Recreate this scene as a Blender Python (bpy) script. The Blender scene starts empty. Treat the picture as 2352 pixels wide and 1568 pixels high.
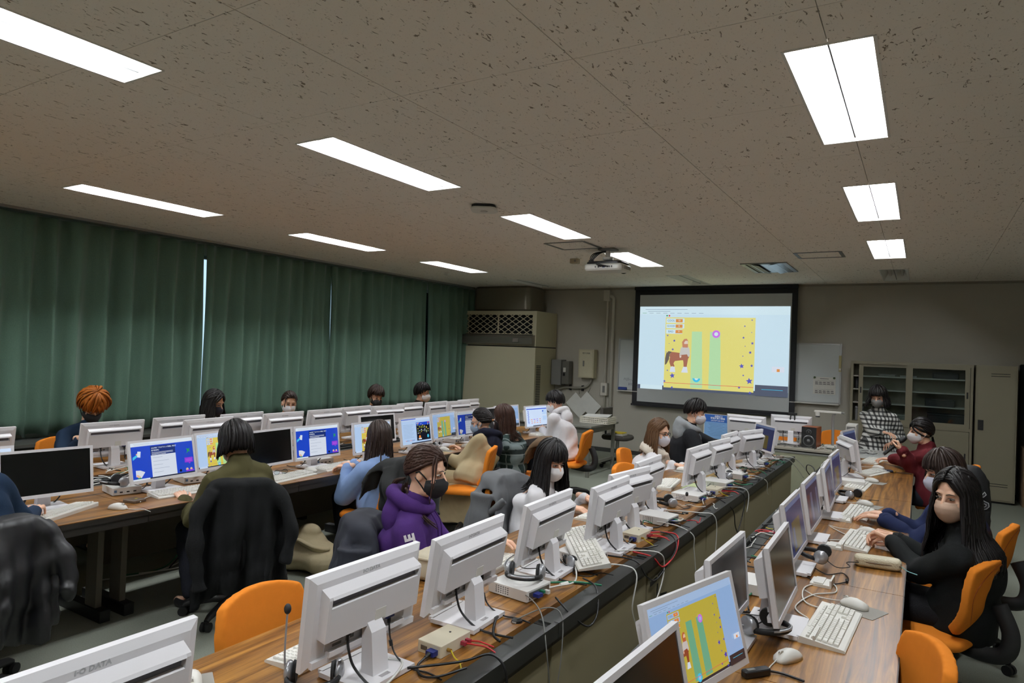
import bpy, bmesh, math, random
import numpy as np
from mathutils import Vector, Matrix, Euler
random.seed(7)
PI = math.pi
sc = bpy.context.scene
COL = sc.collection

# ------------------------------------------------------------------ camera, world, exposure
cam_d = bpy.data.cameras.new('camera'); cam = bpy.data.objects.new('camera', cam_d); COL.objects.link(cam)
cam_d.sensor_width = 36.0; cam_d.lens = 1543.8 / 2352 * 36.0; cam_d.clip_start = 0.05; cam_d.clip_end = 200
def cam_matrix(yaw, pit, roll, loc):
    f = Vector((-math.sin(yaw)*math.cos(pit), math.cos(yaw)*math.cos(pit), math.sin(pit)))
    r = Vector((math.cos(yaw), math.sin(yaw), 0)); u = r.cross(f)
    r2 = r*math.cos(roll) + u*math.sin(roll); u2 = -r*math.sin(roll) + u*math.cos(roll)
    m = Matrix.Identity(4)
    for i in range(3):
        m[i][0] = r2[i]; m[i][1] = u2[i]; m[i][2] = -f[i]; m[i][3] = loc[i]
    return m
cam.matrix_world = cam_matrix(0.548389, 0.014623, 0.037728, (0, 0, 1.72))
sc.camera = cam
sc.view_settings.view_transform = 'Standard'; sc.view_settings.look = 'None'
sc.view_settings.exposure = 0.0; sc.view_settings.gamma = 1.0; sc.view_settings.use_curve_mapping = False
sc.cycles.use_denoising = True
sc.cycles.max_bounces = 8; sc.cycles.diffuse_bounces = 5; sc.cycles.glossy_bounces = 3; sc.cycles.use_adaptive_sampling = True; sc.cycles.adaptive_threshold = 0.02
sc.cycles.sample_clamp_indirect = 4.0; sc.cycles.caustics_reflective = False; sc.cycles.caustics_refractive = False
w = bpy.data.worlds.new('world'); sc.world = w; w.use_nodes = True
w.node_tree.nodes['Background'].inputs[0].default_value = (0.62, 0.80, 1.0, 1); w.node_tree.nodes['Background'].inputs[1].default_value = 1.6
TUBE = 104.0          # radiance of the fluorescent tubes

# ------------------------------------------------------------------ materials
def lin(c):
    c = c/255.0
    return c/12.92 if c <= 0.04045 else ((c+0.055)/1.055)**2.4
def rgb(c): return tuple(lin(v) for v in c) + (1,)
MATS = {}
def mat(name, c, rough=.55, var=.06, scale=25, bump=0, bscale=200, metal=0, emit=0, spec=.5, trans=0, ior=1.45, sheen=0, stretch=(1,1,1)):
    if name in MATS: return MATS[name]
    m = bpy.data.materials.new(name); m.use_nodes = True; nt = m.node_tree; N = nt.nodes; L = nt.links
    b = N['Principled BSDF']; col = rgb(c)
    b.inputs['Roughness'].default_value = rough; b.inputs['Metallic'].default_value = metal
    b.inputs['Specular IOR Level'].default_value = spec
    if trans: b.inputs['Transmission Weight'].default_value = trans; b.inputs['IOR'].default_value = ior
    if sheen: b.inputs['Sheen Weight'].default_value = sheen
    g = N.new('ShaderNodeTexCoord')
    mp = N.new('ShaderNodeMapping'); mp.inputs['Scale'].default_value = stretch
    L.new(g.outputs['Object'], mp.inputs[0])
    n = N.new('ShaderNodeTexNoise'); n.inputs['Scale'].default_value = scale; n.inputs['Detail'].default_value = 4
    L.new(mp.outputs[0], n.inputs['Vector'])
    r = N.new('ShaderNodeMix'); r.data_type = 'RGBA'
    r.inputs['A'].default_value = tuple(v*(1-var) for v in col[:3])+(1,); r.inputs['B'].default_value = tuple(min(1, v*(1+var)) for v in col[:3])+(1,)
    L.new(n.outputs['Fac'], r.inputs['Factor']); L.new(r.outputs['Result'], b.inputs['Base Color'])
    if emit:
        L.new(r.outputs['Result'], b.inputs['Emission Color']); b.inputs['Emission Strength'].default_value = emit
    if bump:
        n2 = N.new('ShaderNodeTexNoise'); n2.inputs['Scale'].default_value = bscale; n2.inputs['Detail'].default_value = 3
        L.new(mp.outputs[0], n2.inputs['Vector'])
        bp = N.new('ShaderNodeBump'); bp.inputs['Strength'].default_value = bump; bp.inputs['Distance'].default_value = .004
        L.new(n2.outputs['Fac'], bp.inputs['Height']); L.new(bp.outputs[0], b.inputs['Normal'])
    MATS[name] = m; return m
def glass_mat(name, tint=(235,242,242), refl=.06):
    m = bpy.data.materials.new(name); m.use_nodes = True; nt = m.node_tree; N = nt.nodes; L = nt.links; N.remove(N['Principled BSDF'])
    t = N.new('ShaderNodeBsdfTransparent'); t.inputs[0].default_value = rgb(tint); g = N.new('ShaderNodeBsdfGlossy'); g.inputs['Roughness'].default_value = .03
    f = N.new('ShaderNodeFresnel'); f.inputs[0].default_value = 1.45; ms = N.new('ShaderNodeMixShader'); L.new(f.outputs[0], ms.inputs[0]); L.new(t.outputs[0], ms.inputs[1]); L.new(g.outputs[0], ms.inputs[2]); L.new(ms.outputs[0], N['Material Output'].inputs['Surface'])
    MATS[name] = m; return m
def screen_mat(name, c, e=1.0):
    if name in MATS: return MATS[name]
    m = mat(name, (4,4,5), rough=.25, var=0); nt = m.node_tree; b = nt.nodes['Principled BSDF']
    b.inputs['Emission Color'].default_value = rgb(c); b.inputs['Emission Strength'].default_value = e
    return m

# ------------------------------------------------------------------ mesh builder
class MB:
    def __init__(s): s.v = []; s.f = []; s.m = []; s.mi = 0
    def add(s, vs, fs):
        o = len(s.v); s.v += [tuple(v) for v in vs]
        for f in fs: s.f.append(tuple(i+o for i in f)); s.m.append(s.mi)
        return s
    def box(s, c, d, M=None, taper=(1,1)):
        x, y, z = d[0]/2, d[1]/2, d[2]/2; vs = []
        for k in (-1, 1):
            tx, ty = (taper if k > 0 else (1, 1))
            for a, b in ((-1,-1),(1,-1),(1,1),(-1,1)): vs.append(Vector((a*x*tx, b*y*ty, k*z)))
        c = Vector(c)
        vs = [(M @ v + c) if M is not None else v + c for v in vs]
        return s.add(vs, [(3,2,1,0),(4,5,6,7),(0,1,5,4),(1,2,6,5),(2,3,7,6),(3,0,4,7)])
    def bb(s, lo, hi): return s.box([(a+b)/2 for a, b in zip(lo, hi)], [b-a for a, b in zip(lo, hi)])
    def rbox(s, c, d, r, M=None, n=3):
        # box with rounded vertical corners and a small top/bottom chamfer
        x, y, z = d[0]/2, d[1]/2, d[2]/2; r = min(r, x*.99, y*.99); ch = min(r*.35, z*.6)
        rings = []
        for zz, ins in ((-z, ch), (-z+ch, 0), (z-ch, 0), (z, ch)):
            ring = []
            for cx, cy, a0 in ((x-r, y-r, 0), (-x+r, y-r, PI/2), (-x+r, -y+r, PI), (x-r, -y+r, 1.5*PI)):
                for i in range(n+1):
                    a = a0 + PI/2*i/n; ring.append(Vector((cx+(r-ins)*math.cos(a), cy+(r-ins)*math.sin(a), zz)))
            rings.append(ring)
        c = Vector(c); rings = [[(M @ v + c) if M is not None else v + c for v in q] for q in rings]
        return s.loft(rings)
    def loft(s, rings, caps=True, closed=True):
        n = len(rings[0]); vs = [v for r in rings for v in r]; fs = []
        for i in range(len(rings)-1):
            for j in range(n if closed else n-1):
                k = (j+1) % n; fs.append((i*n+j, i*n+k, (i+1)*n+k, (i+1)*n+j))
        if caps: fs.append(tuple(reversed(range(n)))); fs.append(tuple(range((len(rings)-1)*n, len(rings)*n)))
        return s.add(vs, fs)
    def tube(s, pts, r, n=6, caps=True, flat=1.0, up=(0,0,1)):
        pts = [Vector(p) for p in pts]; R = r if hasattr(r, '__len__') else [r]*len(pts)
        rings = []; a = None
        for i, p in enumerate(pts):
            t = (pts[min(i+1, len(pts)-1)] - pts[max(i-1, 0)])
            if t.length < 1e-9: t = Vector((0,0,1))
            t.normalize()
            if a is None:
                a = Vector(up); a = a - t*a.dot(t)
                if a.length < 1e-3: a = Vector((1,0,0)) - t*t.x
            else: a = a - t*a.dot(t)
            if a.length < 1e-6: a = t.orthogonal()
            a.normalize(); b = t.cross(a)
            rings.append([p + a*(math.cos(2*PI*j/n)*R[i]*flat) + b*(math.sin(2*PI*j/n)*R[i]) for j in range(n)])
        return s.loft(rings, caps)
    def cyl(s, p0, p1, r0, r1=None, n=12): return s.tube([p0, p1], [r0, r0 if r1 is None else r1], n)
    def cap(s, p0, p1, r0, r1, n=10):
        # capsule with rounded ends
        p0, p1 = Vector(p0), Vector(p1); t = (p1-p0)
        if t.length < 1e-6: return s.ell(p0, (r0,)*3)
        t = t.normalized(); P = []; R = []
        for a in (80, 55, 25): P.append(p0 - t*r0*math.sin(math.radians(a))); R.append(r0*math.cos(math.radians(a)))
        P += [p0, p1]; R += [r0, r1]
        for a in (25, 55, 80): P.append(p1 + t*r1*math.sin(math.radians(a))); R.append(r1*math.cos(math.radians(a)))
        return s.tube(P, R, n)
    def ell(s, c, r, M=None, nu=12, nv=8):
        c = Vector(c); rings = []
        for i in range(1, nv):
            a = PI*i/nv; ring = []
            for j in range(nu):
                b = 2*PI*j/nu; v = Vector((r[0]*math.sin(a)*math.cos(b), r[1]*math.sin(a)*math.sin(b), -r[2]*math.cos(a)))
                ring.append((M @ v if M is not None else v) + c)
            rings.append(ring)
        return s.loft(rings)
    def prism(s, poly, lo, hi, axis=2):
        def P(p, h):
            return {0: (h, p[0], p[1]), 1: (p[0], h, p[1]), 2: (p[0], p[1], h)}[axis]
        return s.loft([[Vector(P(p, lo)) for p in poly], [Vector(P(p, hi)) for p in poly]])
    def grid(s, fn, nu, nv):
        vs = [fn(i/(nu-1), j/(nv-1)) for i in range(nu) for j in range(nv)]
        return s.add(vs, [(i*nv+j, (i+1)*nv+j, (i+1)*nv+j+1, i*nv+j+1) for i in range(nu-1) for j in range(nv-1)])
    def sheet(s, fn, nu, nv, th):
        # grid with thickness th along its own normals
        g = [[Vector(fn(i/(nu-1), j/(nv-1))) for j in range(nv)] for i in range(nu)]
        vs = []; vb = []
        for i in range(nu):
            for j in range(nv):
                du = g[min(i+1, nu-1)][j]-g[max(i-1, 0)][j]; dv = g[i][min(j+1, nv-1)]-g[i][max(j-1, 0)]
                nn = du.cross(dv); nn = nn.normalized() if nn.length > 1e-12 else Vector((0,0,1))
                vs.append(g[i][j]+nn*th/2); vb.append(g[i][j]-nn*th/2)
        N = nu*nv; fs = []
        for i in range(nu-1):
            for j in range(nv-1):
                a, b, c, d = i*nv+j, (i+1)*nv+j, (i+1)*nv+j+1, i*nv+j+1
                fs += [(a, b, c, d), (N+d, N+c, N+b, N+a)]
        for j in range(nv-1):
            a, b = j, j+1; fs.append((a, b, N+b, N+a)); a, b = (nu-1)*nv+j, (nu-1)*nv+j+1; fs.append((b, a, N+a, N+b))
        for i in range(nu-1):
            a, b = i*nv, (i+1)*nv; fs.append((b, a, N+a, N+b)); a, b = i*nv+nv-1, (i+1)*nv+nv-1; fs.append((a, b, N+b, N+a))
        return s.add(vs+vb, fs)
    def xf(s, M, start=0):
        for i in range(start, len(s.v)): s.v[i] = tuple(M @ Vector(s.v[i]))
        return s
    def mesh(s, name, mats=None, smooth=False, auto=None):
        me = bpy.data.meshes.new(name); me.from_pydata(s.v, [], s.f)
        for m in (mats if isinstance(mats, (list, tuple)) else [mats]):
            if m is not None: me.materials.append(m)
        if any(s.m): me.polygons.foreach_set('material_index', s.m)
        if smooth: me.polygons.foreach_set('use_smooth', [True]*len(me.polygons))
        me.update()
        if auto:
            me.polygons.foreach_set('use_smooth', [True]*len(me.polygons)); me.set_sharp_from_angle(angle=math.radians(auto))
        return me
    def build(s, name, mats, parent=None, smooth=False, auto=None, loc=None, rot=None):
        return obj(name, s.mesh(name, mats, smooth, auto), parent, loc, rot)
def obj(name, me, parent=None, loc=None, rot=None, M=None):
    o = bpy.data.objects.new(name, me); COL.objects.link(o)
    if parent is not None: o.parent = parent
    if M is not None: o.matrix_local = M
    else:
        if loc is not None: o.location = loc
        if rot is not None: o.rotation_euler = rot
    return o
def tag(o, label=None, cat=None, group=None, kind=None):
    if label: o['label'] = label
    if cat: o['category'] = cat
    if group: o['group'] = group
    if kind: o['kind'] = kind
    return o
def thing(name, label, cat, loc=(0,0,0), rz=0, group=None):
    o = bpy.data.objects.new(name, None); COL.objects.link(o); o.location = loc; o.rotation_euler = (0, 0, rz)
    o.empty_display_size = .05
    return tag(o, label, cat, group)
def struct(name, mb, m, **k):
    o = mb.build(name, m, **k); o['kind'] = 'structure'; return o
def dup(root, loc, rz=0, label=None, group=None):
    def cp(o, parent):
        c = o.copy(); COL.objects.link(c)
        if parent is not None: c.parent = parent; c.matrix_parent_inverse = o.matrix_parent_inverse.copy()
        for ch in o.children: cp(ch, c)
        return c
    r = cp(root, None); r.location = loc; r.rotation_euler = (0, 0, rz)
    if label: r['label'] = label
    if group: r['group'] = group
    return r
TMP = bpy.data.scenes.new('tmp_build')
def blob(mb, voxel, smooth=3, factor=.6, fold=0, fscale=1.0, seed=0, keep=None):
    # union of closed shapes -> one continuous smooth surface
    me = mb.mesh('b'); o = bpy.data.objects.new('b', me); TMP.collection.objects.link(o)
    r = o.modifiers.new('r', 'REMESH'); r.mode = 'VOXEL'; r.voxel_size = voxel; r.use_smooth_shade = True
    if smooth:
        s = o.modifiers.new('s', 'SMOOTH'); s.iterations = smooth; s.factor = factor
    vl = TMP.view_layers[0]; vl.update(); dg = vl.depsgraph
    out = bpy.data.meshes.new_from_object(o.evaluated_get(dg)); bpy.data.objects.remove(o); bpy.data.meshes.remove(me)
    if fold:
        n = len(out.vertices); co = np.empty(n*3, 'f'); out.vertices.foreach_get('co', co); co = co.reshape(-1, 3)
        nn = np.empty(n*3, 'f'); out.vertex_normals.foreach_get('vector', nn); nn = nn.reshape(-1, 3)
        x, y, z = (co*fscale).T; s0 = seed*1.7
        wx = .9*np.sin(7*z+s0)+.7*np.sin(9*y+2*s0); wz = .8*np.sin(8*x+s0)+.7*np.sin(6*y-s0)
        d = np.sin(26*(x+.5*z)+2.2*wz+s0)*.5 + np.sin(31*(z-.35*x+.3*y)+2.5*wx)*.6 + np.sin(47*(y+.6*z)+3*wx+wz)*.3
        d = np.sign(d)*np.abs(d)**.8
        co += nn*(d*fold)[:, None]; out.vertices.foreach_set('co', co.ravel()); out.update()
    out.polygons.foreach_set('use_smooth', [True]*len(out.polygons))
    return out
def setmats(me, *ms):
    me.materials.clear()
    for m in ms: me.materials.append(m)
    return me
def spline(pts, n=6):
    P = [Vector(p) for p in pts]; out = []
    for i in range(len(P)-1):
        p0, p1, p2, p3 = P[max(i-1, 0)], P[i], P[i+1], P[min(i+2, len(P)-1)]
        for k in range(n):
            t = k/n; out.append(.5*((2*p1)+(p2-p0)*t+(2*p0-5*p1+4*p2-p3)*t*t+(3*p1-p0-3*p2+p3)*t**3))
    return out+[P[-1]]
def text_mesh(txt, size, ext=0.0004, align='CENTER', bold=0):
    cu = bpy.data.curves.new('t', 'FONT'); cu.body = txt; cu.size = size; cu.extrude = ext; cu.align_x = align; cu.align_y = 'CENTER'; cu.resolution_u = 2
    if bold: cu.offset = bold
    o = bpy.data.objects.new('t', cu); TMP.collection.objects.link(o); vl = TMP.view_layers[0]; vl.update()
    me = bpy.data.meshes.new_from_object(o.evaluated_get(vl.depsgraph)); bpy.data.objects.remove(o); bpy.data.curves.remove(cu)
    return me
def mesh_into(mb, me, M):
    o = len(mb.v); mb.v += [tuple(M @ v.co) for v in me.vertices]
    for p in me.polygons: mb.f.append(tuple(i+o for i in p.vertices)); mb.m.append(mb.mi)
ORD = ['first','second','third','fourth','fifth','sixth','seventh','eighth','ninth','tenth','eleventh','twelfth','thirteenth','fourteenth','fifteenth']
# ------------------------------------------------------------------ room shell
CH = 2.916                        # ceiling height
X0, X1, Y0, Y1 = -7.5, 2.7, -3.6, 11.15
def carpet_mat():
    m = mat('carpet', (140,144,132), rough=.95, var=.28, scale=160, bump=.5, bscale=500, spec=.1); return m
def wood_mat():
    m = bpy.data.materials.new('walnut_laminate'); m.use_nodes = True; nt = m.node_tree; N = nt.nodes; L = nt.links; b = N['Principled BSDF']
    g = N.new('ShaderNodeNewGeometry'); mp = N.new('ShaderNodeMapping'); mp.inputs['Scale'].default_value = (26, 1.1, 1)
    L.new(g.outputs['Position'], mp.inputs[0])
    n = N.new('ShaderNodeTexNoise'); n.inputs['Scale'].default_value = 1.0; n.inputs['Detail'].default_value = 6; n.inputs['Roughness'].default_value = .62; n.inputs['Distortion'].default_value = .9
    L.new(mp.outputs[0], n.inputs['Vector'])
    cr = N.new('ShaderNodeValToRGB'); e = cr.color_ramp.elements
    e[0].position = .33; e[0].color = rgb((64,38,14)); e[1].position = .67; e[1].color = rgb((176,126,60))
    x = cr.color_ramp.elements.new(.5); x.color = rgb((128,85,36))
    L.new(n.outputs['Fac'], cr.inputs[0]); L.new(cr.outputs[0], b.inputs['Base Color'])
    mp2 = N.new('ShaderNodeMapping'); mp2.inputs['Scale'].default_value = (180, 6, 1); L.new(g.outputs['Position'], mp2.inputs[0])
    n2 = N.new('ShaderNodeTexNoise'); n2.inputs['Scale'].default_value = 1.0; n2.inputs['Detail'].default_value = 2; L.new(mp2.outputs[0], n2.inputs['Vector'])
    bp = N.new('ShaderNodeBump'); bp.inputs['Strength'].default_value = .12; bp.inputs['Distance'].default_value = .002; L.new(n2.outputs['Fac'], bp.inputs['Height']); L.new(bp.outputs[0], b.inputs['Normal'])
    b.inputs['Roughness'].default_value = .33
    MATS['wood'] = m; return m
def ceiling_mat():
    m = bpy.data.materials.new('fissured_ceiling_board'); m.use_nodes = True; nt = m.node_tree; N = nt.nodes; L = nt.links; b = N['Principled BSDF']
    g = N.new('ShaderNodeNewGeometry'); mp = N.new('ShaderNodeMapping'); mp.inputs['Scale'].default_value = (42, 18, 1)
    L.new(g.outputs['Position'], mp.inputs[0])
    n = N.new('ShaderNodeTexNoise'); n.inputs['Scale'].default_value = 1.0; n.inputs['Detail'].default_value = 2.5; n.inputs['Roughness'].default_value = .55; n.inputs['Distortion'].default_value = 1.4
    L.new(mp.outputs[0], n.inputs['Vector'])
    mr = N.new('ShaderNodeMapRange'); mr.inputs['From Min'].default_value = .645; mr.inputs['From Max'].default_value = .68; L.new(n.outputs['Fac'], mr.inputs['Value'])
    n3 = N.new('ShaderNodeTexNoise'); n3.inputs['Scale'].default_value = 120; n3.inputs['Detail'].default_value = 1; L.new(g.outputs['Position'], n3.inputs['Vector'])
    mr3 = N.new('ShaderNodeMapRange'); mr3.inputs['From Min'].default_value = .68; mr3.inputs['From Max'].default_value = .74; mr3.inputs['To Max'].default_value = .35; L.new(n3.outputs['Fac'], mr3.inputs['Value'])
    mx = N.new('ShaderNodeMath'); mx.operation = 'MAXIMUM'; L.new(mr.outputs[0], mx.inputs[0]); L.new(mr3.outputs[0], mx.inputs[1])
    c = N.new('ShaderNodeMix'); c.data_type = 'RGBA'; c.inputs['A'].default_value = rgb((247,241,232)); c.inputs['B'].default_value = rgb((150,140,126))
    L.new(mx.outputs[0], c.inputs['Factor']); L.new(c.outputs['Result'], b.inputs['Base Color']); b.inputs['Roughness'].default_value = .95; b.inputs['Specular IOR Level'].default_value = .1
    bp = N.new('ShaderNodeBump'); bp.invert = True; bp.inputs['Strength'].default_value = .6; bp.inputs['Distance'].default_value = .004; L.new(mx.outputs[0], bp.inputs['Height']); L.new(bp.outputs[0], b.inputs['Normal'])
    return m
WALL = mat('painted_wall', (182,178,166), rough=.85, var=.05, scale=3, bump=.25, bscale=140, spec=.2)
WOOD = wood_mat(); CARPET = carpet_mat(); CEIL = ceiling_mat()
struct('floor', MB().bb((X0, Y0, -.1), (X1, Y1, 0)), CARPET)
struct('wall_back', MB().bb((X0-.2, Y1, -.1), (X1, Y1+.2, CH+.1)), WALL)
struct('wall_front', MB().bb((X0-.2, Y0-.2, -.1), (X1, Y0, CH+.1)), WALL)
struct('wall_right', MB().bb((X1, Y0-.2, -.1), (X1+.2, Y1+.2, CH+.1)), WALL)
DARKW = mat('dark_sill_paint', (58,58,54), rough=.7)
mb = MB(); mb.bb((X0-.2, Y0, -.1), (X0, Y1, .8)); mb.bb((X0-.2, Y0, 2.75), (X0, Y1, CH+.1))
for y in (-3.6, -.6, 2.4, 5.4, 8.4, 10.95): mb.bb((X0-.2, y-.12, .8), (X0, y+.12, 2.75))
struct('wall_left', mb, WALL)
GLASS = glass_mat('window_glass'); FR = mat('aluminium_frame', (150,152,150), rough=.4, metal=.8)
for i, y in enumerate((-3.6, -.6, 2.4, 5.4, 8.4)):
    a, b = y+.12, (y+3-.12 if i < 4 else 10.83)
    wn = struct('window_%d' % (i+1), MB().bb((X0-.12, a, .8), (X0-.06, b, .84)).bb((X0-.12, a, 2.71), (X0-.06, b, 2.75)).bb((X0-.12, a, .84), (X0-.06, a+.05, 2.71)).bb((X0-.12, b-.05, .84), (X0-.06, b, 2.71)).bb((X0-.12, (a+b)/2-.03, .84), (X0-.06, (a+b)/2+.03, 2.71)), FR)
    MB().bb((X0-.1, a+.05, .84), (X0-.094, (a+b)/2-.03, 2.71)).build('pane', GLASS, wn); MB().bb((X0-.09, (a+b)/2+.03, .84), (X0-.084, b-.05, 2.71)).build('pane', GLASS, wn)
BASE = mat('baseboard_vinyl', (52,54,50), rough=.6)
struct('baseboard_back', MB().bb((-5.6, Y1-.012, 0), (X1, Y1, .07)), BASE)
struct('trim_1', MB().bb((X0, Y1-.03, CH-.03), (X1, Y1, CH)), mat('ceiling_trim', (150,145,132), rough=.7))
struct('trim_2', MB().bb((X0, Y0, CH-.03), (X0+.03, Y1, CH)), MATS['ceiling_trim'])
# ceiling boards with the lamp openings cut out
LX = (-.333, -3.08, -5.86); LY = (-1.8, .45, 2.73, 5.01, 7.29, 9.56)
holes = [(x-.155, x+.155, y, y+1.26) for x in LX for y in LY]
def cut(rects, h):
    out = []
    for (a, b, c, d) in rects:
        e, f, g, k = max(a, h[0]), min(b, h[1]), max(c, h[2]), min(d, h[3])
        if e >= f or g >= k: out.append((a, b, c, d)); continue
        if a < e: out.append((a, e, c, d))
        if f < b: out.append((f, b, c, d))
        if c < g: out.append((e, f, c, g))
        if k < d: out.append((e, f, k, d))
    return out
ceil = struct('ceiling', MB().bb((X0, Y0, CH+.14), (X1, Y1, CH+.24)), mat('ceiling_slab', (120,118,112), rough=.9))
gx = [X0]+[-2.1503+.91*i for i in range(-5, 6) if X0+.05 < -2.1503+.91*i < X1]+[X1]
gy = [Y0]+[2.4226+.91*j for j in range(-6, 10) if Y0+.05 < 2.4226+.91*j < Y1]+[Y1]
for i in range(len(gx)-1):
    for j in range(len(gy)-1):
        R_ = [(gx[i]+.0018, gx[i+1]-.0018, gy[j]+.0018, gy[j+1]-.0018)]
        for h in holes: R_ = cut(R_, h)
        mb = MB(); dz = random.uniform(0, .0012)
        for (a, b, c, d) in R_: mb.bb((a, c, CH-dz), (b, d, CH+.012))
        if mb.v: mb.build('ceiling_panel', CEIL, ceil)
mb = MB(); R_ = [(x-.02, x+.02, Y0, Y1) for x in gx[1:-1]]+[(X0, X1, y-.02, y+.02) for y in gy[1:-1]]
for h in holes: R_ = cut(R_, (h[0]-.02, h[1]+.02, h[2]-.02, h[3]+.02))
for (a, b, c, d) in R_: mb.bb((a, c, CH+.013), (b, d, CH+.03))
mb.build('ceiling_batten', mat('ceiling_joint', (60,56,50), rough=.9), ceil)
# recessed twin-tube lamps
REFL = mat('lamp_reflector', (240,240,236), rough=.45, var=.01); TUBEM = mat('fluorescent_tube', (246,250,255), emit=TUBE, var=0); TUBEOFF = mat('unlit_tube', (205,205,200), rough=.3, var=.01)
LRIM = mat('lamp_rim', (225,224,218), rough=.5, var=.01)
def lamp_meshes():
    h = MB(); W, Lh, D = .152, .628, .11
    h.sheet(lambda u, v: (-W+.0+u*.055, -Lh+v*2*Lh, 0+u*D), 2, 2, .002); h.sheet(lambda u, v: (W-u*.055, -Lh+v*2*Lh, u*D), 2, 2, .002)
    h.bb((-W+.055, -Lh, D), (W-.055, Lh, D+.004))
    for s in (-1, 1): h.sheet(lambda u, v: (-W+v*2*W, s*(Lh-u*.07), u*D), 2, 2, .002)
    r = MB().loft([[Vector((-.012, -Lh+.02, D)), Vector((0, -Lh+.02, .012)), Vector((.012, -Lh+.02, D))], [Vector((-.012, Lh-.02, D)), Vector((0, Lh-.02, .012)), Vector((.012, Lh-.02, D))]])
    t = MB().cyl((0, -.6, .07), (0, .6, .07), .016, n=10)
    seam = MB().bb((-.0035, -Lh+.02, .008), (.0035, Lh-.02, .0125)); rim = MB()  # added grey strip draws the ridge line that the tube glare washes out
    for s in (-1, 1): rim.bb((s*.158-.006, -.634, -.004), (s*.158+.006, .634, .004)); rim.bb((-.152, s*.634-.006, -.004), (.152, s*.634+.006, .004))
    return h.mesh('reflector', REFL), r.mesh('ridge', REFL), t.mesh('tube', TUBEM), t.mesh('tube_off', TUBEOFF), rim.mesh('rim', LRIM), seam.mesh('ridge_line', mat('ridge_line_grey', (120,120,118)))
lm = lamp_meshes(); colname = ('right', 'middle', 'left')
rown = ('fifth row behind the viewer', 'row just above the viewer', 'nearest row in view', 'next row back', 'third row back, short of the screen', 'last row by the back wall')
for ci, x in enumerate(LX):
    for ri, y in enumerate(LY):
        lit = ri < 5
        t = thing('ceiling_lamp', '%s recessed twin-tube ceiling lamp, %s column, %s' % ('lit' if lit else 'unlit', colname[ci], rown[ri]), 'ceiling lamp', (x, y+.63, CH), 0, 'recessed ceiling lamps')
        obj('reflector', lm[0], t); obj('ridge', lm[1], t); obj('rim', lm[4], t); obj('ridge_line', lm[5], t)
        for s in (-1, 1): obj('tube', lm[2] if lit else lm[3], t, (s*.07, 0, 0))
# ceiling fittings
PL = mat('white_plastic', (222,220,212), rough=.45, var=.02); PLD = mat('grey_plastic', (120,120,116), rough=.5); BLK = mat('black_plastic', (22,22,23), rough=.45, var=.1)
t = thing('access_point', 'white square wireless access point with dark rim under the ceiling', 'access point', (-3.13, 4.6, CH))
Rz = Matrix.Rotation(.5, 3, 'Z')
MB().rbox((0,0,-.012), (.2,.2,.024), .05, Rz).build('base', BLK, t); MB().rbox((0,0,-.034), (.215,.215,.022), .06, Rz, 5).build('cover', PL, t, auto=40); MB().cyl((0,0,-.049), (0,0,-.045), .03, n=20).build('emblem', mat('pale_grey', (190,190,186)), t)
def hatch(label, x, y, w, d, col, fill):
    t = thing('ceiling_hatch', label, 'hatch', (x, y, CH)); m = MB(); f = .018
    for s in (-1, 1): m.bb((s*w/2-f, -d/2, -.005), (s*w/2+f, d/2, .001)); m.bb((-w/2, s*d/2-f, -.005), (w/2, s*d/2+f, .001))
    m.build('frame', col, t); MB().bb((-w/2+f, -d/2+f, -.002), (w/2-f, d/2-f, 0)).build('panel', fill, t); return t
HF = mat('hatch_frame', (120,124,122), rough=.4, metal=.5); hatch('square access hatch in the ceiling beside the projector', -3.33, 6.67, .46, .46, HF, CEIL); hatch('square access hatch in the ceiling left of the far lamp', -1.0, 8.1, .45, .42, HF, CEIL)
t = thing('air_diffuser', 'bluish metal ceiling air diffuser in front of the projection screen', 'air vent', (-1.69, 9.03, CH))
MF = mat('diffuser_metal', (178,192,200), rough=.3, metal=.7)
m = MB(); m.bb((-.27,-.46,-.012), (-.22,.46,.0)); m.bb((.22,-.46,-.012), (.27,.46,0)); m.bb((-.22,-.46,-.012), (.22,-.42,0)); m.bb((-.22,.42,-.012), (.22,.46,0)); m.build('frame', HF, t)
for s in (-1, 1): MB().sheet(lambda u, v: (s*(.215-u*.16), -.42+v*.84, -.002-.03*u), 2, 2, .003).build('blade', BLK if s < 0 else MF, t)
MB().sheet(lambda u, v: (-.15+.3*u, -.4+v*.8, -.016+.004*math.sin(u*PI)), 6, 2, .003).build('centre_plate', MF, t)
t = thing('ceiling_sensor', 'small beige box sensor on the ceiling left of the projector', 'sensor', (-3.77, 7.62, CH)); MB().rbox((0,0,-.03), (.11,.08,.06), .01).build('body', mat('beige_plastic', (176,166,140)), t); MB().cyl((.02,-.041,-.03), (.02,-.045,-.03), .015).build('lens', PLD, t)
t = thing('smoke_detector', 'round white smoke detector near the curtain tops', 'smoke detector', (-6.4, 8.45, CH)); MB().tube([(0,0,0),(0,0,-.02),(0,0,-.035),(0,0,-.045)], [.05,.05,.035,.012], 20).build('body', PL, t, auto=40)
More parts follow.
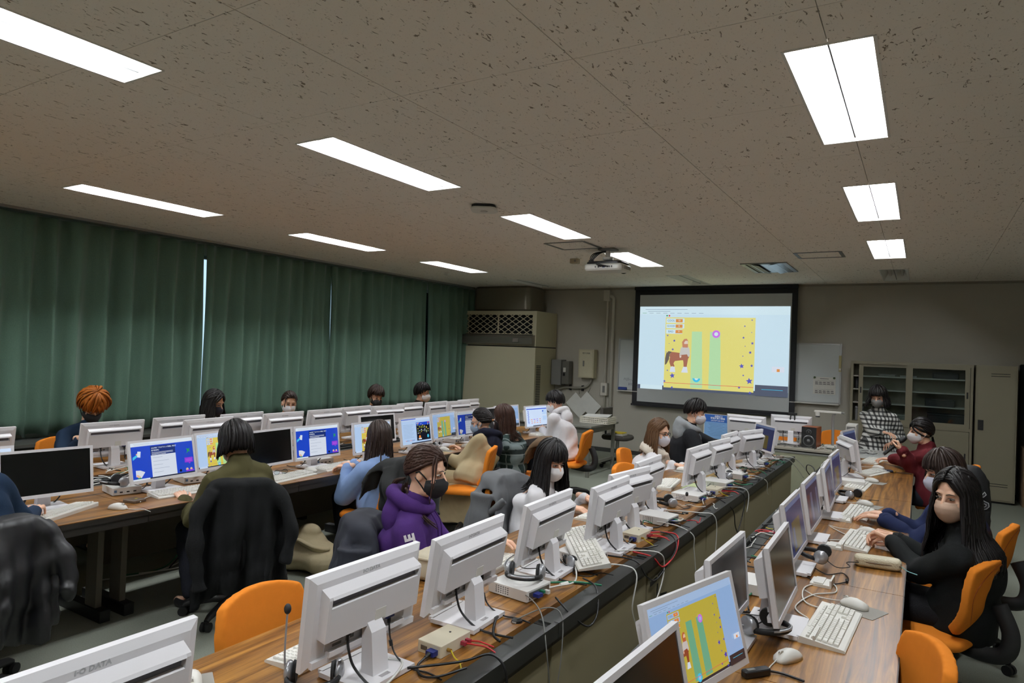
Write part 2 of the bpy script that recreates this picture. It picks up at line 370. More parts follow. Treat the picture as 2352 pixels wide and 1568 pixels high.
# curtains
def curtain_mat():
    m = bpy.data.materials.new('green_curtain'); m.use_nodes = True; nt = m.node_tree; N = nt.nodes; L = nt.links; b = N['Principled BSDF']
    g = N.new('ShaderNodeNewGeometry'); mp = N.new('ShaderNodeMapping'); mp.inputs['Scale'].default_value = (90, 90, 260); L.new(g.outputs['Position'], mp.inputs[0])
    n = N.new('ShaderNodeTexNoise'); n.inputs['Scale'].default_value = 1; n.inputs['Detail'].default_value = 3; L.new(mp.outputs[0], n.inputs['Vector'])
    c = N.new('ShaderNodeMix'); c.data_type = 'RGBA'; c.inputs['A'].default_value = rgb((84,112,98)); c.inputs['B'].default_value = rgb((112,140,122)); L.new(n.outputs['Fac'], c.inputs['Factor']); L.new(c.outputs['Result'], b.inputs['Base Color'])
    b.inputs['Roughness'].default_value = .9; b.inputs['Specular IOR Level'].default_value = .1; b.inputs['Sheen Weight'].default_value = .2
    tr = N.new('ShaderNodeBsdfTranslucent'); L.new(c.outputs['Result'], tr.inputs['Color'])
    ms = N.new('ShaderNodeMixShader'); ms.inputs[0].default_value = .06; L.new(b.outputs[0], ms.inputs[1]); L.new(tr.outputs[0], ms.inputs[2]); L.new(ms.outputs[0], N['Material Output'].inputs['Surface'])
    return m
CURT = curtain_mat(); RAIL = mat('curtain_rail', (160,160,156), rough=.4, metal=.5)
t = thing('curtain_rail', 'long pale curtain rail under the ceiling along the window wall', 'curtain rail', (-7.37, 3.6, CH-.02)); MB().bb((-.02,-7.0,-.005),(.02,7.0,.02)).build('track', RAIL, t)
def curtain(label, y0, y1, lean, dark=0, zb=.73, seed=0):
    rnd = random.Random(seed); n = max(5, round((y1-y0)/.235)); ph = [rnd.uniform(.8, 1.25) for _ in range(n+1)]; am = [rnd.uniform(.6, 1.2) for _ in range(n+1)]
    cum = [0]
    for p in ph: cum.append(cum[-1]+p)
    def fn(u, v):
        z = (CH-.055)*(1-v)+zb*v; s = u*cum[n]
        k = max(i for i in range(n+1) if cum[i] <= s+1e-9); k = min(k, n-1); f = (s-cum[k])/(ph[k])
        a = am[k]*(1-f)+am[k+1]*f
        d = .068*a*math.sin(2*PI*(f+k))*(.55+.45*min(1, v*3)) + .018*math.sin(2*PI*(f+k)*2+k*1.3)*v + .012*math.sin(5*v+k*2)
        y = y0+(y1-y0)*u + lean[0]*v*(1-u)+lean[1]*v*u + .035*math.sin(2*PI*(f+k)+1.2)*v
        return (-7.36+d, y, z + (.012*math.sin(9*u*n) if v > .99 else 0))
    t = thing('curtain', label, 'curtain', (0,0,0)); MB().sheet(fn, n*14+1, 15, .003).build('drape', CURT, t, smooth=True)
curtain('green pleated curtain nearest the viewer along the window wall', 1.2, 4.915, (0, -.01), seed=3)
curtain('green pleated curtain between the light gap and the dark seam', 4.945, 6.955, (-.02, .0), seed=5)
curtain('green pleated curtain right of the dark seam', 6.94, 9.155, (0, .02), seed=8)
curtain('narrow green curtain in the far corner beside the air conditioner', 9.18, 10.75, (.04, .0), seed=12)
curtain('green curtain panel by the window wall, beside the viewer', -2.6, 1.18, (0, 0), seed=14)
# dark convector cabinets under the windows
for i, (a, b, lb) in enumerate(((-.4, 2.42, 'long dark convector cabinet under the near curtain'), (2.62, 5.6, 'dark convector cabinet behind the orange-haired person'), (5.7, 8.6, 'dark convector cabinet under the middle curtains'), (8.7, 10.2, 'dark convector cabinet beside the air conditioner'))):
    t = thing('convector_cabinet', lb, 'heater', (-7.26, (a+b)/2, 0)); L_ = (b-a)/2
    MB().bb((-.22, -L_, .06), (.2, L_, .66)).build('body', DARKW, t); MB().bb((-.23, -L_-.01, .66), (.23, L_+.01, .69)).build('top', mat('convector_top', (74,74,70), rough=.4), t)
    m = MB()
    for k in range(10): m.bb((.2, -L_+.1, .12+k*.016), (.206, L_-.1, .128+k*.016))
    m.build('grille', BLK, t); MB().bb((-.2, -L_+.02, 0), (.16, L_-.02, .06)).build('plinth', BLK, t)
# ------------------------------------------------------------------ desks
DZ = .71
EDGE = mat('dark_edge_trim', (38,34,30), rough=.5); TROUGH = mat('black_cable_tray', (34,35,34), rough=.42, var=.15); PANEL = mat('olive_beige_steel', (138,130,102), rough=.5, var=.04, scale=6)
LEG = mat('desk_leg_grey', (112,106,94), rough=.5); FOOT = mat('black_foot', (20,20,20), rough=.5); MODEST = mat('dark_modesty_panel', (92,84,68), rough=.6)
rowdesc = {'C': 'middle row', 'D': 'right-hand row', 'B': 'second row from the windows', 'A': 'window row'}
DESKS = {}
def desk(row, x0, x1, y0, y1, tray, style, idx):
    # x0 seat-side edge .. x1 tray-side edge of the wood; tray beyond
    cx, cy = (x0+x1)/2, (y0+y1)/2; s = 1 if x1 > x0 else -1; wx = abs(x1-x0)/2; L_ = (y1-y0)/2-.002
    t = thing('computer_desk', 'long walnut-topped computer desk, %s from the near end of the %s' % (ORD[idx], rowdesc[row]), 'desk', (cx, cy, 0), 0, 'computer desks of the '+rowdesc[row])
    MB().bb((-wx, -L_, DZ-.028), (wx, L_, DZ)).build('tabletop', WOOD, t)
    MB().bb((-s*wx-.004, -L_, DZ-.032), (-s*wx+.004, L_, DZ-.004)).build('edge_trim', EDGE, t)
    MB().bb((-s*wx+ (0 if s > 0 else -.03), -L_, DZ-.075), (-s*wx+(.03 if s > 0 else 0), L_, DZ-.029)).build('front_rail', EDGE, t)
    a, b = sorted((s*wx, s*(wx+tray)))
    m = MB(); m.bb((a+.002, -L_, DZ-.05), (b, L_, DZ-.02)); e = b-.02 if s > 0 else a; m.bb((e, -L_, DZ-.02), (e+.02, L_, DZ+.006)); m.build('cable_tray', TROUGH, t)
    MB().bb((a+.012 if s > 0 else a+.026, -L_+.02, DZ-.02), (b-.026 if s > 0 else b-.012, L_-.02, DZ-.012)).build('tray_lid', mat('tray_lid_grey', (52,54,52), rough=.5, var=.1), t)
    if style == 'panel':
        xb = s*(wx+tray*.6)
        p = MB().bb((xb-.012, -L_+.012, .03), (xb+.012, L_-.012, DZ-.055)).build('back_panel', PANEL, t)
        MB().bb((xb-.02, -L_, DZ-.085), (xb+.02, L_, DZ-.05)).build('panel_rail', EDGE, t)
        for k in (-1, 1): MB().bb((-wx+.05, k*(L_-.02)-.012, .0), (wx-.01, k*(L_-.02)+.012, DZ-.03)).build('side_panel', PANEL, t)
        MB().bb((xb-.01, -L_+.03, 0), (xb+.008, L_-.03, .03)).build('plinth', FOOT, t)
    else:
        xb = s*(wx-.1)
        MB().bb((xb-.01, -L_+.05, .2), (xb+.01, L_-.05, DZ-.03)).build('modesty_panel', MODEST, t)
        for k in (-1, 1):
            lg = MB().bb((-.06, k*(L_-.07)-.018, .07), (.06, k*(L_-.07)+.018, DZ-.03)).build('leg', LEG, t)
            fa, fb_ = sorted((-s*.14, s*.36)); MB().bb((fa, k*(L_-.07)-.03, 0), (fb_, k*(L_-.07)+.03, .07)).build('foot', FOOT, lg)
    DESKS[row, idx] = t; return t
for i, (a, b) in enumerate(zip((.06,1.16,2.26,3.3,4.4,5.5,6.6), (1.16,2.26,3.3,4.4,5.5,6.6,7.72))): desk('C', -1.93, -1.24, a, b, .11, 'panel', i)
for i, (a, b) in enumerate(zip((1.07,2.27,3.45,4.66,5.86,7.03), (2.27,3.45,4.66,5.86,7.03,8.2))): desk('D', -.045, -.72, a, b, .1, 'panel', i)
yb = (.1,1.2,2.3,3.42,4.54,5.66,6.78,7.9)
for i in range(7): desk('B', -3.87, -4.72, yb[i], yb[i+1], .12, 'legs', i)
for i in range(7): desk('A', -5.88, -5.08, yb[i], yb[i+1], .12, 'legs', i)
# black tape strips stuck on one panel of the middle row
tk = DESKS['C', 3]; TAPE = mat('black_tape', (12,12,12), rough=.5)
xo = tk.location.x; yo = tk.location.y; xs = -1.148-xo
def tape(pts, wd=.02):
    m = MB()
    for (a, b) in zip(pts[:-1], pts[1:]):
        a, b = Vector((xs, a[0]-yo, a[1])), Vector((xs, b[0]-yo, b[1])); d = b-a; ang = math.atan2(d.z, d.y)
        m.box((a+b)/2, (.0016, d.length, wd), Matrix.Rotation(ang, 3, 'X'))
    m.build('tape_strip', TAPE, tk)
tape([(3.43,.575),(3.58,.60)]); tape([(3.31,.565),(3.41,.57)], .025); tape([(3.425,.54),(3.425,.36)]); tape([(3.47,.46),(3.58,.44)], .03)

# ------------------------------------------------------------------ screen pictures (flat emissive print)
SC = dict(white=(226,238,250), page=(214,232,250), blue=(28,72,206), navy=(16,46,120), sheet=(222,230,244), yellow=(240,224,96), mint=(176,232,160), orange=(240,140,50), purple=(150,60,220), pink=(210,120,240), cyan=(70,200,240), star=(74,62,190), horse=(150,72,44), mane=(84,66,56), skin=(235,190,160), shirt=(206,196,192), beard=(196,104,60), bar=(40,44,66), dark=(12,16,34), line=(120,140,170), green=(40,160,90), red=(226,80,90), lime=(140,170,60))
PM = {}
def pm(k, e):
    key = (k, e)
    if key not in PM: PM[key] = screen_mat('screen_%s_%d_%d' % (k, round(e*100), sum(SC[k])), SC[k], e)
    return PM[key]
class Pic:
    # builds a flat picture in the plane y=0, x right, z up, unit = screen width
    def __init__(s, e, W, H): s.e = e; s.mb = MB(); s.ms = []; s.W = W; s.H = H; s.d = 0
    def mi(s, k):
        m = pm(k, s.e)
        if m not in s.ms: s.ms.append(m)
        s.mb.mi = s.ms.index(m)
    def poly(s, k, pts):
        s.mi(k); s.d += .00004; n = len(pts)
        s.mb.add([((x-.5)*s.W, -s.d*(s.W/.45), (z-.5)*s.H) for x, z in pts], [tuple(range(n))])
    def rect(s, k, x0, z0, x1, z1): s.poly(k, [(x0, z0), (x1, z0), (x1, z1), (x0, z1)])
    def disc(s, k, x, z, r, a0=0, a1=2*PI, n=18): s.poly(k, [(x+r*math.cos(a0+(a1-a0)*i/n), z+r*s.W/s.H*math.sin(a0+(a1-a0)*i/n)) for i in range(n + (a1-a0 < 6))])
    def star(s, k, x, z, r):
        pts = []
        for i in range(10):
            a = PI/2+i*PI/5+.15; q = r if i % 2 == 0 else r*.45; pts.append((x+q*math.cos(a), z+q*s.W/s.H*math.sin(a)))
        s.poly(k, pts)
    def text(s, k, t, x, z, size, bold=0, align='CENTER'):
        s.mi(k); s.d += .00004; me = text_mesh(t, size*s.H, 0, align, bold)
        mesh_into(s.mb, me, Matrix.Translation(((x-.5)*s.W, -s.d*(s.W/.45), (z-.5)*s.H)) @ Matrix.Rotation(PI/2, 4, 'X')); bpy.data.meshes.remove(me)
    def mesh(s, name): return s.mb.mesh(name, s.ms)
def centaur(p, x, z, h):
    # plain clip-art style horse-bodied figure; x,z = bottom left, h = height (fraction of screen height)
    k = h*p.H/p.W; X = lambda u: x+u*k; Z = lambda v: z+v*h
    P = lambda c, pts: p.poly(c, [(X(a), Z(b)) for a, b in pts])
    P('mane', [(.0,.2),(.05,.24),(.12,.38),(.13,.52),(.2,.6),(.1,.62),(.03,.55),(.0,.4)])
    P('horse', [(.12,.5),(.2,.6),(.4,.58),(.55,.55),(.72,.58),(.72,.44),(.62,.36),(.5,.36),(.3,.33),(.16,.4)])
    P('horse', [(.14,.42),(.25,.4),(.22,.3),(.24,.18),(.18,.16),(.13,.3)]); P('horse', [(.22,.38),(.32,.36),(.26,.26),(.3,.17),(.25,.16),(.2,.3)])
    P('horse', [(.54,.42),(.7,.44),(.68,.3),(.66,.17),(.57,.17),(.56,.3)])
    P('sheet', [(.15,.0),(.32,.0),(.3,.16),(.18,.16)]); P('sheet', [(.5,.0),(.7,.0),(.67,.17),(.56,.17)])
    P('shirt', [(.43,.5),(.46,.7),(.52,.78),(.68,.78),(.73,.7),(.75,.52),(.7,.46),(.66,.54),(.5,.52)])
    P('beard', [(.52,.74),(.5,.9),(.56,.99),(.64,1.0),(.68,.94),(.68,.74)]); P('skin', [(.56,.88),(.6,.94),(.67,.94),(.68,.85),(.57,.84)]); P('beard', [(.56,.84),(.68,.85),(.67,.77),(.58,.77)])
    P('skin', [(.44,.5),(.5,.5),(.48,.43),(.44,.44)])
STARS = [(.03,.75,.012),(.11,.68,.016),(.05,.64,.006),(.095,.56,.016),(.02,.52,.007),(.04,.27,.011),(.1,.2,.032),(.01,.12,.016),(.1,.04,.016),(.965,.97,.01),(.89,.89,.011),(.965,.81,.007),(.88,.74,.014),(.975,.67,.017),(.9,.63,.007),(.955,.55,.018),(.88,.5,.008),(.87,.37,.028),(.975,.38,.017),(.89,.25,.012),(.955,.18,.036),(.85,.09,.016),(.965,.03,.018)]
def browser(p, e='page'):
    p.rect(e, 0, 0, 1, 1); p.rect('white', 0, .905, 1, 1); p.rect('line', .04, .963, .34, .967); p.rect('line', .06, .94, .22, .944)
    for i in range(9): p.rect('line' if i else 'green', .02+i*.05, .918, .05+i*.05, .922)
def game(e, W, H, big=False):
    p = Pic(e, W, H); browser(p); gx0, gx1, gz0, gz1 = .19, .79, .0, .87
    X = lambda u: gx0+(gx1-gx0)*u; Z = lambda v: gz0+(gz1-gz0)*v
    p.rect('bar', 0, 0, 1, .05); p.rect('white', .02, .0, .18, .05)
    p.rect('yellow', gx0, gz0+.03, gx1, gz1)
    for u in (.31, .515):
        for i in range(6): p.rect('mint', X(u), Z(.05+i*.13), X(u+.135-.004*i), Z(.05+.13*(i+1)-.02*(i == 5)))
    for i, (lb, n) in enumerate((('COOL','10'),('GOOD','8'),('BAD','9'))):
        z = .955-.075*i; p.rect('white', X(.01), Z(z-.03), X(.22-.02*(i == 2)), Z(z+.03)); p.rect('orange', X(.12), Z(z-.022), X(.2), Z(z+.022))
        p.text('navy', lb, X(.065), Z(z), .032*(1 if big else 1)); p.text('white', n, X(.16), Z(z), .03)
    for a, b, r in STARS: p.star('star', X(a), Z(b), r*.62)
    centaur(p, X(.01), Z(.25), .40)
    p.disc('pink', X(.585), Z(.78), .026); p.disc('white', X(.585), Z(.78), .013)
    if big: p.disc('cyan', X(.38), Z(.18), .026, PI, 2*PI); p.disc('white', X(.38), Z(.18), .012, PI, 2*PI)
    else: p.disc('cyan', X(.38), Z(.08), .026); p.disc('white', X(.38), Z(.08), .013)
    p.rect('red', gx0, Z(.098), gx1, Z(.104)); p.rect('green', .195, .882, .206, .897); p.disc('red', .217, .889, .006)
    p.rect('bar', .8, .0, 1, .12); p.rect('cyan', .84, .07, .97, .075); p.rect('sheet', .9, .27, .975, .33); p.rect('orange', .93, .275, .948, .305)
    return p.mesh('screen_picture')
def form(e, W, H):
    p = Pic(e, W, H); browser(p, 'blue'); p.rect('white', 0, .9, 1, 1); p.rect('line', .05, .96, .3, .965); p.rect('line', .06, .93, .5, .934); p.rect('bar', 0, 0, 1, .035); p.rect('white', 0, 0, .26, .035)
    p.rect('navy', .30, .62, .70, .87); p.rect('sheet', .30, .035, .70, .62)
    p.text('white', '2022年度「プログラミング演習」最終課', .315, .815, .042, .0002, 'LEFT'); p.text('white', '題 相互評価', .315, .75, .045, .0002, 'LEFT')
    for i in range(3): p.rect('sheet', .315, .69-.028*i, .66-.12*(i == 2), .70-.028*i)
    for i in range(5): p.rect('line', .33, .55-.1*i, .48+.1*(i % 2), .556-.1*i)
    p.poly('cyan', [(.02,.62),(.1,.70),(.12,.66),(.02,.54)]); p.poly('skin', [(.07,.70),(.12,.74),(.14,.66),(.1,.64)]); p.poly('white', [(.09,.62),(.135,.60),(.15,.76),(.1,.77)])
    p.poly('sheet', [(.05,.1),(.13,.06),(.19,.2),(.12,.26),(.05,.27)]); p.poly('skin', [(.05,.12),(.09,.06),(.12,.1),(.07,.16)]); p.poly('green', [(.05,.04),(.13,.04),(.11,.08)])
    p.poly('green', [(.88,.56),(.9,.58),(.92,.62),(.95,.58),(.93,.66),(.95,.7),(.91,.68),(.88,.71),(.9,.64)])
    p.rect('purple', .84, .3, .98, .44); p.poly('purple', [(.9,.3),(.94,.3),(.92,.25)]); p.disc('skin', .87, .11, .022); p.disc('skin', .94, .11, .02); p.rect('purple', .85, .05, .98, .09); p.disc('dark', .76, .1, .02)
    for i in range(2): p.rect('pink', .86, .38-.04*i, .96, .39-.04*i)
    return p.mesh('screen_picture')
def chat(e, W, H):
    p = Pic(e, W, H); browser(p); p.rect('blue', 0, .955, .5, .985); p.rect('dark', .5, .1, .985, .82); p.rect('blue', .5, .7, .985, .82)
    rnd = random.Random(4)
    for i in range(7):
        for j in range(9):
            if rnd.random() < .55: p.rect(rnd.choice(('lime', 'sheet', 'yellow')), .54+.06*i, .74-.045*j-rnd.random()*.02, .56+.06*i+rnd.random()*.012, .765-.045*j)
    p.rect('white', .51, .77, .6, .8); p.rect('red', .54, .775, .59, .795); p.rect('red', .9, .775, .97, .8); p.poly('cyan', [(.86,.2),(.9,.16),(.93,.22),(.91,.31),(.87,.29)])
    p.disc('orange', .60, .24, .035); p.rect('sheet', .55, .14, .66, .19)
    for i in range(10): p.rect('line', .05, .75-.055*i, .4-.03*(i % 3), .757-.055*i)
    for i in range(7): p.disc(('red','navy','blue','orange')[i % 4], .12+.045*i, .14, .01)
    p.rect('bar', .3, 0, 1, .04); return p.mesh('screen_picture')
def code(e, W, H):
    p = Pic(e, W, H); browser(p, 'white'); p.rect('blue', .03, .855, 1, .9); rnd = random.Random(9)
    for i in range(14): p.rect('blue', .07+.02*(i % 2), .76-.047*i, .12+.03*rnd.random(), .785-.047*i)
    for i in range(12): p.rect(rnd.choice(('orange','purple','red','orange')), .2+.13*(i % 4)+.03*rnd.random(), .34-.09*(i//4), .29+.13*(i % 4), .365-.09*(i//4))
    p.rect('page', .77, .58, .98, .84); p.rect('blue', .77, .72, .84, .77); p.rect('page', .78, .28, .97, .5); p.rect('bar', .3, 0, 1, .04); return p.mesh('screen_picture')
DIM = dict(page=(96,112,160), white=(120,136,180), star=(58,64,112), lime=(112,98,54), line=(90,100,140), bar=(50,52,84), red=(96,50,60), navy=(44,48,90), yellow=(176,158,52))  # view-angle dimming and blue tint of side-seen screens put into the colours
GDIM = dict(page=(150,182,226), white=(170,196,232), yellow=(196,178,66), mint=(112,176,140), bar=(48,44,50), navy=(60,110,160))
COOL = dict(page=(184,212,248), white=(206,224,250), yellow=(226,206,84))
def alt(d, fn, *a):
    keep = dict(SC); SC.update(d); PM.clear(); r = fn(*a); SC.clear(); SC.update(keep); PM.clear(); return r
def dimdesk(e, W, H, k=0):
    p = Pic(e, W, H); browser(p); p.rect('star' if k == 0 else 'bar', 0, .0, 1, .9)
    if k == 0: p.rect('lime', .25, .05, .75, .62); p.rect('line', .3, .1, .4, .5)
    else:
        for i in range(4): p.rect(('red','line','navy','line')[i], .08+.23*i, .12, .22+.23*i, .75)
    return p.mesh('screen_picture')
# ------------------------------------------------------------------ monitors
MWHITE = mat('monitor_white', (226,224,226), rough=.38, var=.015, scale=8); MGREY = mat('monitor_grey', (190,190,194), rough=.4, var=.02); SLOT = mat('vent_slot', (104,104,110), rough=.6); LOGO = mat('logo_grey', (176,176,178), rough=.5)
LABELM = mat('paper_label', (214,212,204), rough=.6); LABELD = mat('label_print', (96,96,96), rough=.6); SCREENOFF = mat('screen_off', (8,9,9), rough=.22, var=.02); VGA = mat('vga_blue', (28,40,110), rough=.45); CBLK = mat('black_cable', (16,16,17), rough=.5); CWHT = mat('white_cable', (216,216,210), rough=.5); CGRN = mat('green_cable', (30,110,80), rough=.5); CRED = mat('red_cable', (190,40,44), rough=.5); CYEL = mat('yellow_cable', (206,186,40), rough=.5); CGRY = mat('grey_cable', (120,120,116), rough=.5)
MW, MH, MB_ = .475, .274, .08
def monitor_parts():
    P = {}; W, H = MW/2, MH; bz = .0155
    m = MB()                                                     # bezel: front frame, front face at y=0 looking -y
    m.bb((-W, 0, 0), (W, .018, bz+.004)); m.bb((-W, 0, H-bz), (W, .018, H)); m.bb((-W, 0, bz+.004), (-W+bz, .018, H-bz)); m.bb((W-bz, 0, bz+.004), (W, .018, H-bz))
    P['bezel'] = m.mesh('bezel', MWHITE)
    P['screen'] = MB().bb((-W+bz, .003, bz+.004), (W-bz, .010, H-bz)).mesh('screen', SCREENOFF)
    m = MB(); a = [Vector((x, .018, z)) for x, z in ((-W,0),(W,0),(W,H),(-W,H))]; b = [Vector((x, .029, z)) for x, z in ((-W+.022,.02),(W-.022,.02),(W-.022,H-.02),(-W+.022,H-.02))]
    m.loft([[a[0],a[3],a[2],a[1]], [b[0],b[3],b[2],b[1]]]); P['back_shell'] = m.mesh('back_shell', MWHITE)
    # rear housing with a vent slot below its sloped top
    m = MB(); hw = .198; z0, z1 = .088, .236
    prof = [(.027, z0+.004), (.062, z0), (.0655, .187), (.050, .189), (.050, .211), (.069, .213), (.064, .221), (.030, z1)]
    def ring(x, ins): return [Vector((x, y-(ins if y > .04 else 0), z)) for y, z in prof]
    # end blocks closed, slot recessed
    full = [(.027, z0+.004), (.062, z0), (.066, .213), (.064, .221), (.030, z1)]
    m.loft([[Vector((-hw, y, z)) for y, z in full], [Vector((-hw+.012, y, z)) for y, z in full]]); m.loft([[Vector((hw-.012, y, z)) for y, z in full], [Vector((hw, y, z)) for y, z in full]])
    m.loft([ring(-hw+.012, 0), ring(hw-.012, 0)]); P['rear_housing'] = m.mesh('rear_housing', MWHITE)
    m = MB(); m.bb((-hw+.014, .0495, .1895), (hw-.014, .0512, .2105)); P['vent_slot'] = m.mesh('vent_slot', SLOT)
    m = MB(); m.bb((-W+.02, .027, .012), (-.1, .040, .032)); m.bb((.1, .027, .012), (W-.02, .040, .032)); m.bb((-.16, .027, .03), (.16, .047, .046)); P['lower_ledge'] = m.mesh('lower_ledge', MWHITE)
    P['port_panel'] = MB().bb((-.17, .028, .046), (.17, .034, .088)).mesh('port_panel', MGREY)
    me = text_mesh('I·O DATA', .017, .0003, bold=.0004); me.transform(Matrix.Translation((0, .0296, .2475)) @ Matrix.Rotation(PI, 4, 'Z') @ Matrix.Rotation(PI/2, 4, 'X')); P['maker_logo'] = setmats(me, LOGO)
    m = MB(); m.bb((-.046, .0625, .094), (.0, .0642, .128)); P['rating_label'] = m.mesh('rating_label', LABELM)
    m = MB(); m.bb((.105, .034, .052), (.14, .0346, .06)); m.bb((.1, .034, .066), (.15, .0346, .071)); m.bb((.075, .034, .052), (.088, .0346, .066)); m.bb((.055, .034, .055), (.07, .0346, .066)); P['port_marks'] = m.mesh('port_marks', LABELD)
    m = MB(); m.loft([[Vector(v) for v in ((-.034,.055,0),(.034,.055,0),(.034,.105,0),(-.034,.105,0))], [Vector(v) for v in ((-.031,.05,.125),(.031,.05,.125),(.031,.09,.125),(-.031,.09,.125))], [Vector(v) for v in ((-.03,.05,.152),(.03,.05,.152),(.03,.066,.158),(-.03,.066,.158))]]); P['stand_column'] = m.mesh('stand_column', MWHITE)
    m = MB(); m.bb((-.11, -.045, .006), (.11, .06, .02)); m.bb((-.11, .06, .006), (-.02, .145, .02)); m.bb((.02, .06, .006), (.11, .145, .02)); m.bb((-.02, .06, .006), (.02, .112, .02)); m.bb((-.02, .128, .006), (.02, .145, .02)); m.bb((-.1,-.04,0), (.1,-.02,.006)); m.bb((-.1,.12,0), (.1,.14,.006)); m.box((0,-.05,.016),(.2,.02,.012)); P['stand_base'] = m.mesh('stand_base', MWHITE)
    m = MB(); m.cyl((.09,.05,.094), (.09,.05,.07), .011, .009); m.tube(spline([(.09,.05,.07),(.09,.055,.03),(.085,.075,-.02),(.07,.13,-.066),(.06,.2,-.076),(.05,.27,-.076)], 5), .004, 6); P['power_cable'] = m.mesh('power_cable', CBLK, auto=40)
    m = MB(); m.mi = 0; m.box((-.088,.05,.078), (.034,.015,.02)); m.mi = 1; m.cyl((-.088,.05,.068), (-.088,.051,.05), .006); m.tube(spline([(-.088,.051,.05),(-.092,.055,.0),(-.088,.085,-.045),(-.095,.14,-.072),(-.11,.2,-.076),(-.1,.26,-.076)], 5), .003, 6); m.cyl((-.092,.056,-.005), (-.091,.062,-.022), .006); P['video_cable'] = m.mesh('video_cable', [VGA, CBLK], auto=40)
    return P
MP = monitor_parts()
SW, SH = MW-.031, MH-.035
PIC = dict(game=alt(COOL, game, .85, SW, SH), form=form(.85, SW, SH), chat=alt(COOL, chat, .85, SW, SH), code=alt(COOL, code, .95, SW, SH), gamedim=alt(GDIM, game, .8, SW, SH), formdim=form(.5, SW, SH), dim0=alt(DIM, dimdesk, .42, SW, SH, 0), dim1=alt(DIM, dimdesk, .42, SW, SH, 1), gamepale=alt(GDIM, game, .8, SW, SH))
def monitor(x, y, yaw, label, pic=None, tilt=8, z=DZ, cables=True, group=None):
    # yaw: world direction (degrees) the screen faces; (x,y) = foot of the screen plane
    rz = math.radians(yaw)+PI/2
    t = thing('monitor', label, 'monitor', (x, y, z), rz, group)
    M = Matrix.Translation((0, 0, MB_)) @ Matrix.Rotation(math.radians(-tilt), 4, 'X')
    if pic: 
        s = obj('screen', MP['screen'], t, M=M); obj('screen_picture', PIC[pic], s, M=Matrix.Translation((0, .0026, MH/2+.002)))
    else: obj('screen', MP['screen'], t, M=M)
    for k in ('bezel','back_shell','rear_housing','vent_slot','lower_ledge','port_panel','maker_logo','rating_label','port_marks'): obj(k, MP[k], t, M=M)
    obj('stand_column', MP['stand_column'], t, M=Matrix.Translation((0, 0, .02))); obj('stand_base', MP['stand_base'], t)
    if cables: obj('power_cable', MP['power_cable'], t, M=Matrix.Translation((0, 0, MB_))); obj('video_cable', MP['video_cable'], t, M=Matrix.Translation((0, 0, MB_)))
    return t
# near-to-far poses, metres and degrees
CM = [(-1.505,.76,179,6),(-1.485,1.57,179,5),(-1.475,2.092,182,8),(-1.497,2.749,182,9),(-1.405,3.285,180,6),(-1.467,3.70,173,8),(-1.542,4.202,181,8),(-1.462,5.067,178,7),(-1.453,5.627,174,9),(-1.507,6.212,178,8),(-1.414,6.646,166,9),(-1.40,7.32,215,8)]
for i, (x, y, a, tl) in enumerate(CM):
    lb = 'white monitor seen from the back, %s from the near end of the middle row' % ORD[i] if i < 11 else 'white monitor turned askew at the far end of the middle row'
    monitor(x, y, a, lb, None if i < 11 else 'dim0', tl, group='monitors on the middle row')
BM = [(-4.50,1.62,-4,8,'code','lit monitor behind the black one at the left edge of the picture'),(-4.234,1.921,-6,9,None,'black-screened white monitor in front of the navy-clad person'),(-4.237,2.626,4,13,'form','monitor showing a blue form page, left of the olive-clad person'),(-4.34,3.13,9,10,'game','monitor with the yellow game, half hidden by the olive-clad person'),
      (-4.165,3.40,5,7,None,'black-screened monitor right of the olive-clad person'),(-4.173,3.884,0,8,'form','monitor showing a blue form page, left of the long-haired person in light blue'),(-4.065,4.413,0,7,'game','monitor with the yellow game, half hidden by the person in light blue'),(-4.46,4.91,-2,8,None,'dark monitor standing behind the one with the yellow game'),
      (-4.091,5.045,2,9,'chat','monitor showing a document beside a dark game window'),(-4.195,5.618,7,8,'gamepale','monitor with a pale yellow game, left of the coat wearer'),(-4.149,6.017,0,8,'formdim','monitor with a dim blue form page, in front of the coat wearer'),(-4.22,6.46,-2,8,None,'dark monitor between the coat wearer and the plaid wearer'),
      (-4.27,6.98,-6,8,'gamedim','monitor with the yellow game, behind the plaid wearer'),(-4.046,7.311,-6,8,'code','monitor with colourful code blocks, in front of the white hoodie wearer')]
for x, y, a, tl, p, lb in BM: monitor(x, y, a, lb, p, tl, group='monitors on the second row from the windows')
AM = [(-5.478,2.001,180),(-5.39,2.865,179),(-5.313,3.362,182),(-5.237,3.579,183),(-5.254,3.925,184),(-5.274,4.392,181),(-5.214,4.872,182),(-5.255,5.349,184),(-5.154,5.758,172),(-5.239,6.228,181),(-5.167,6.64,184),(-5.10,7.024,178),(-5.187,7.362,180)]
AM[3] = (-5.16, 3.525, 183); AM[2] = (-5.43, 3.435, 182); AM[4] = (-5.36, 4.0, 184); AM[5] = (-5.19, 4.33, 181)
for i, (x, y, a) in enumerate(AM): monitor(x, y, a, 'white monitor seen from the back, %s from the near end of the window row' % ORD[i], None, 8, group='monitors on the window row')
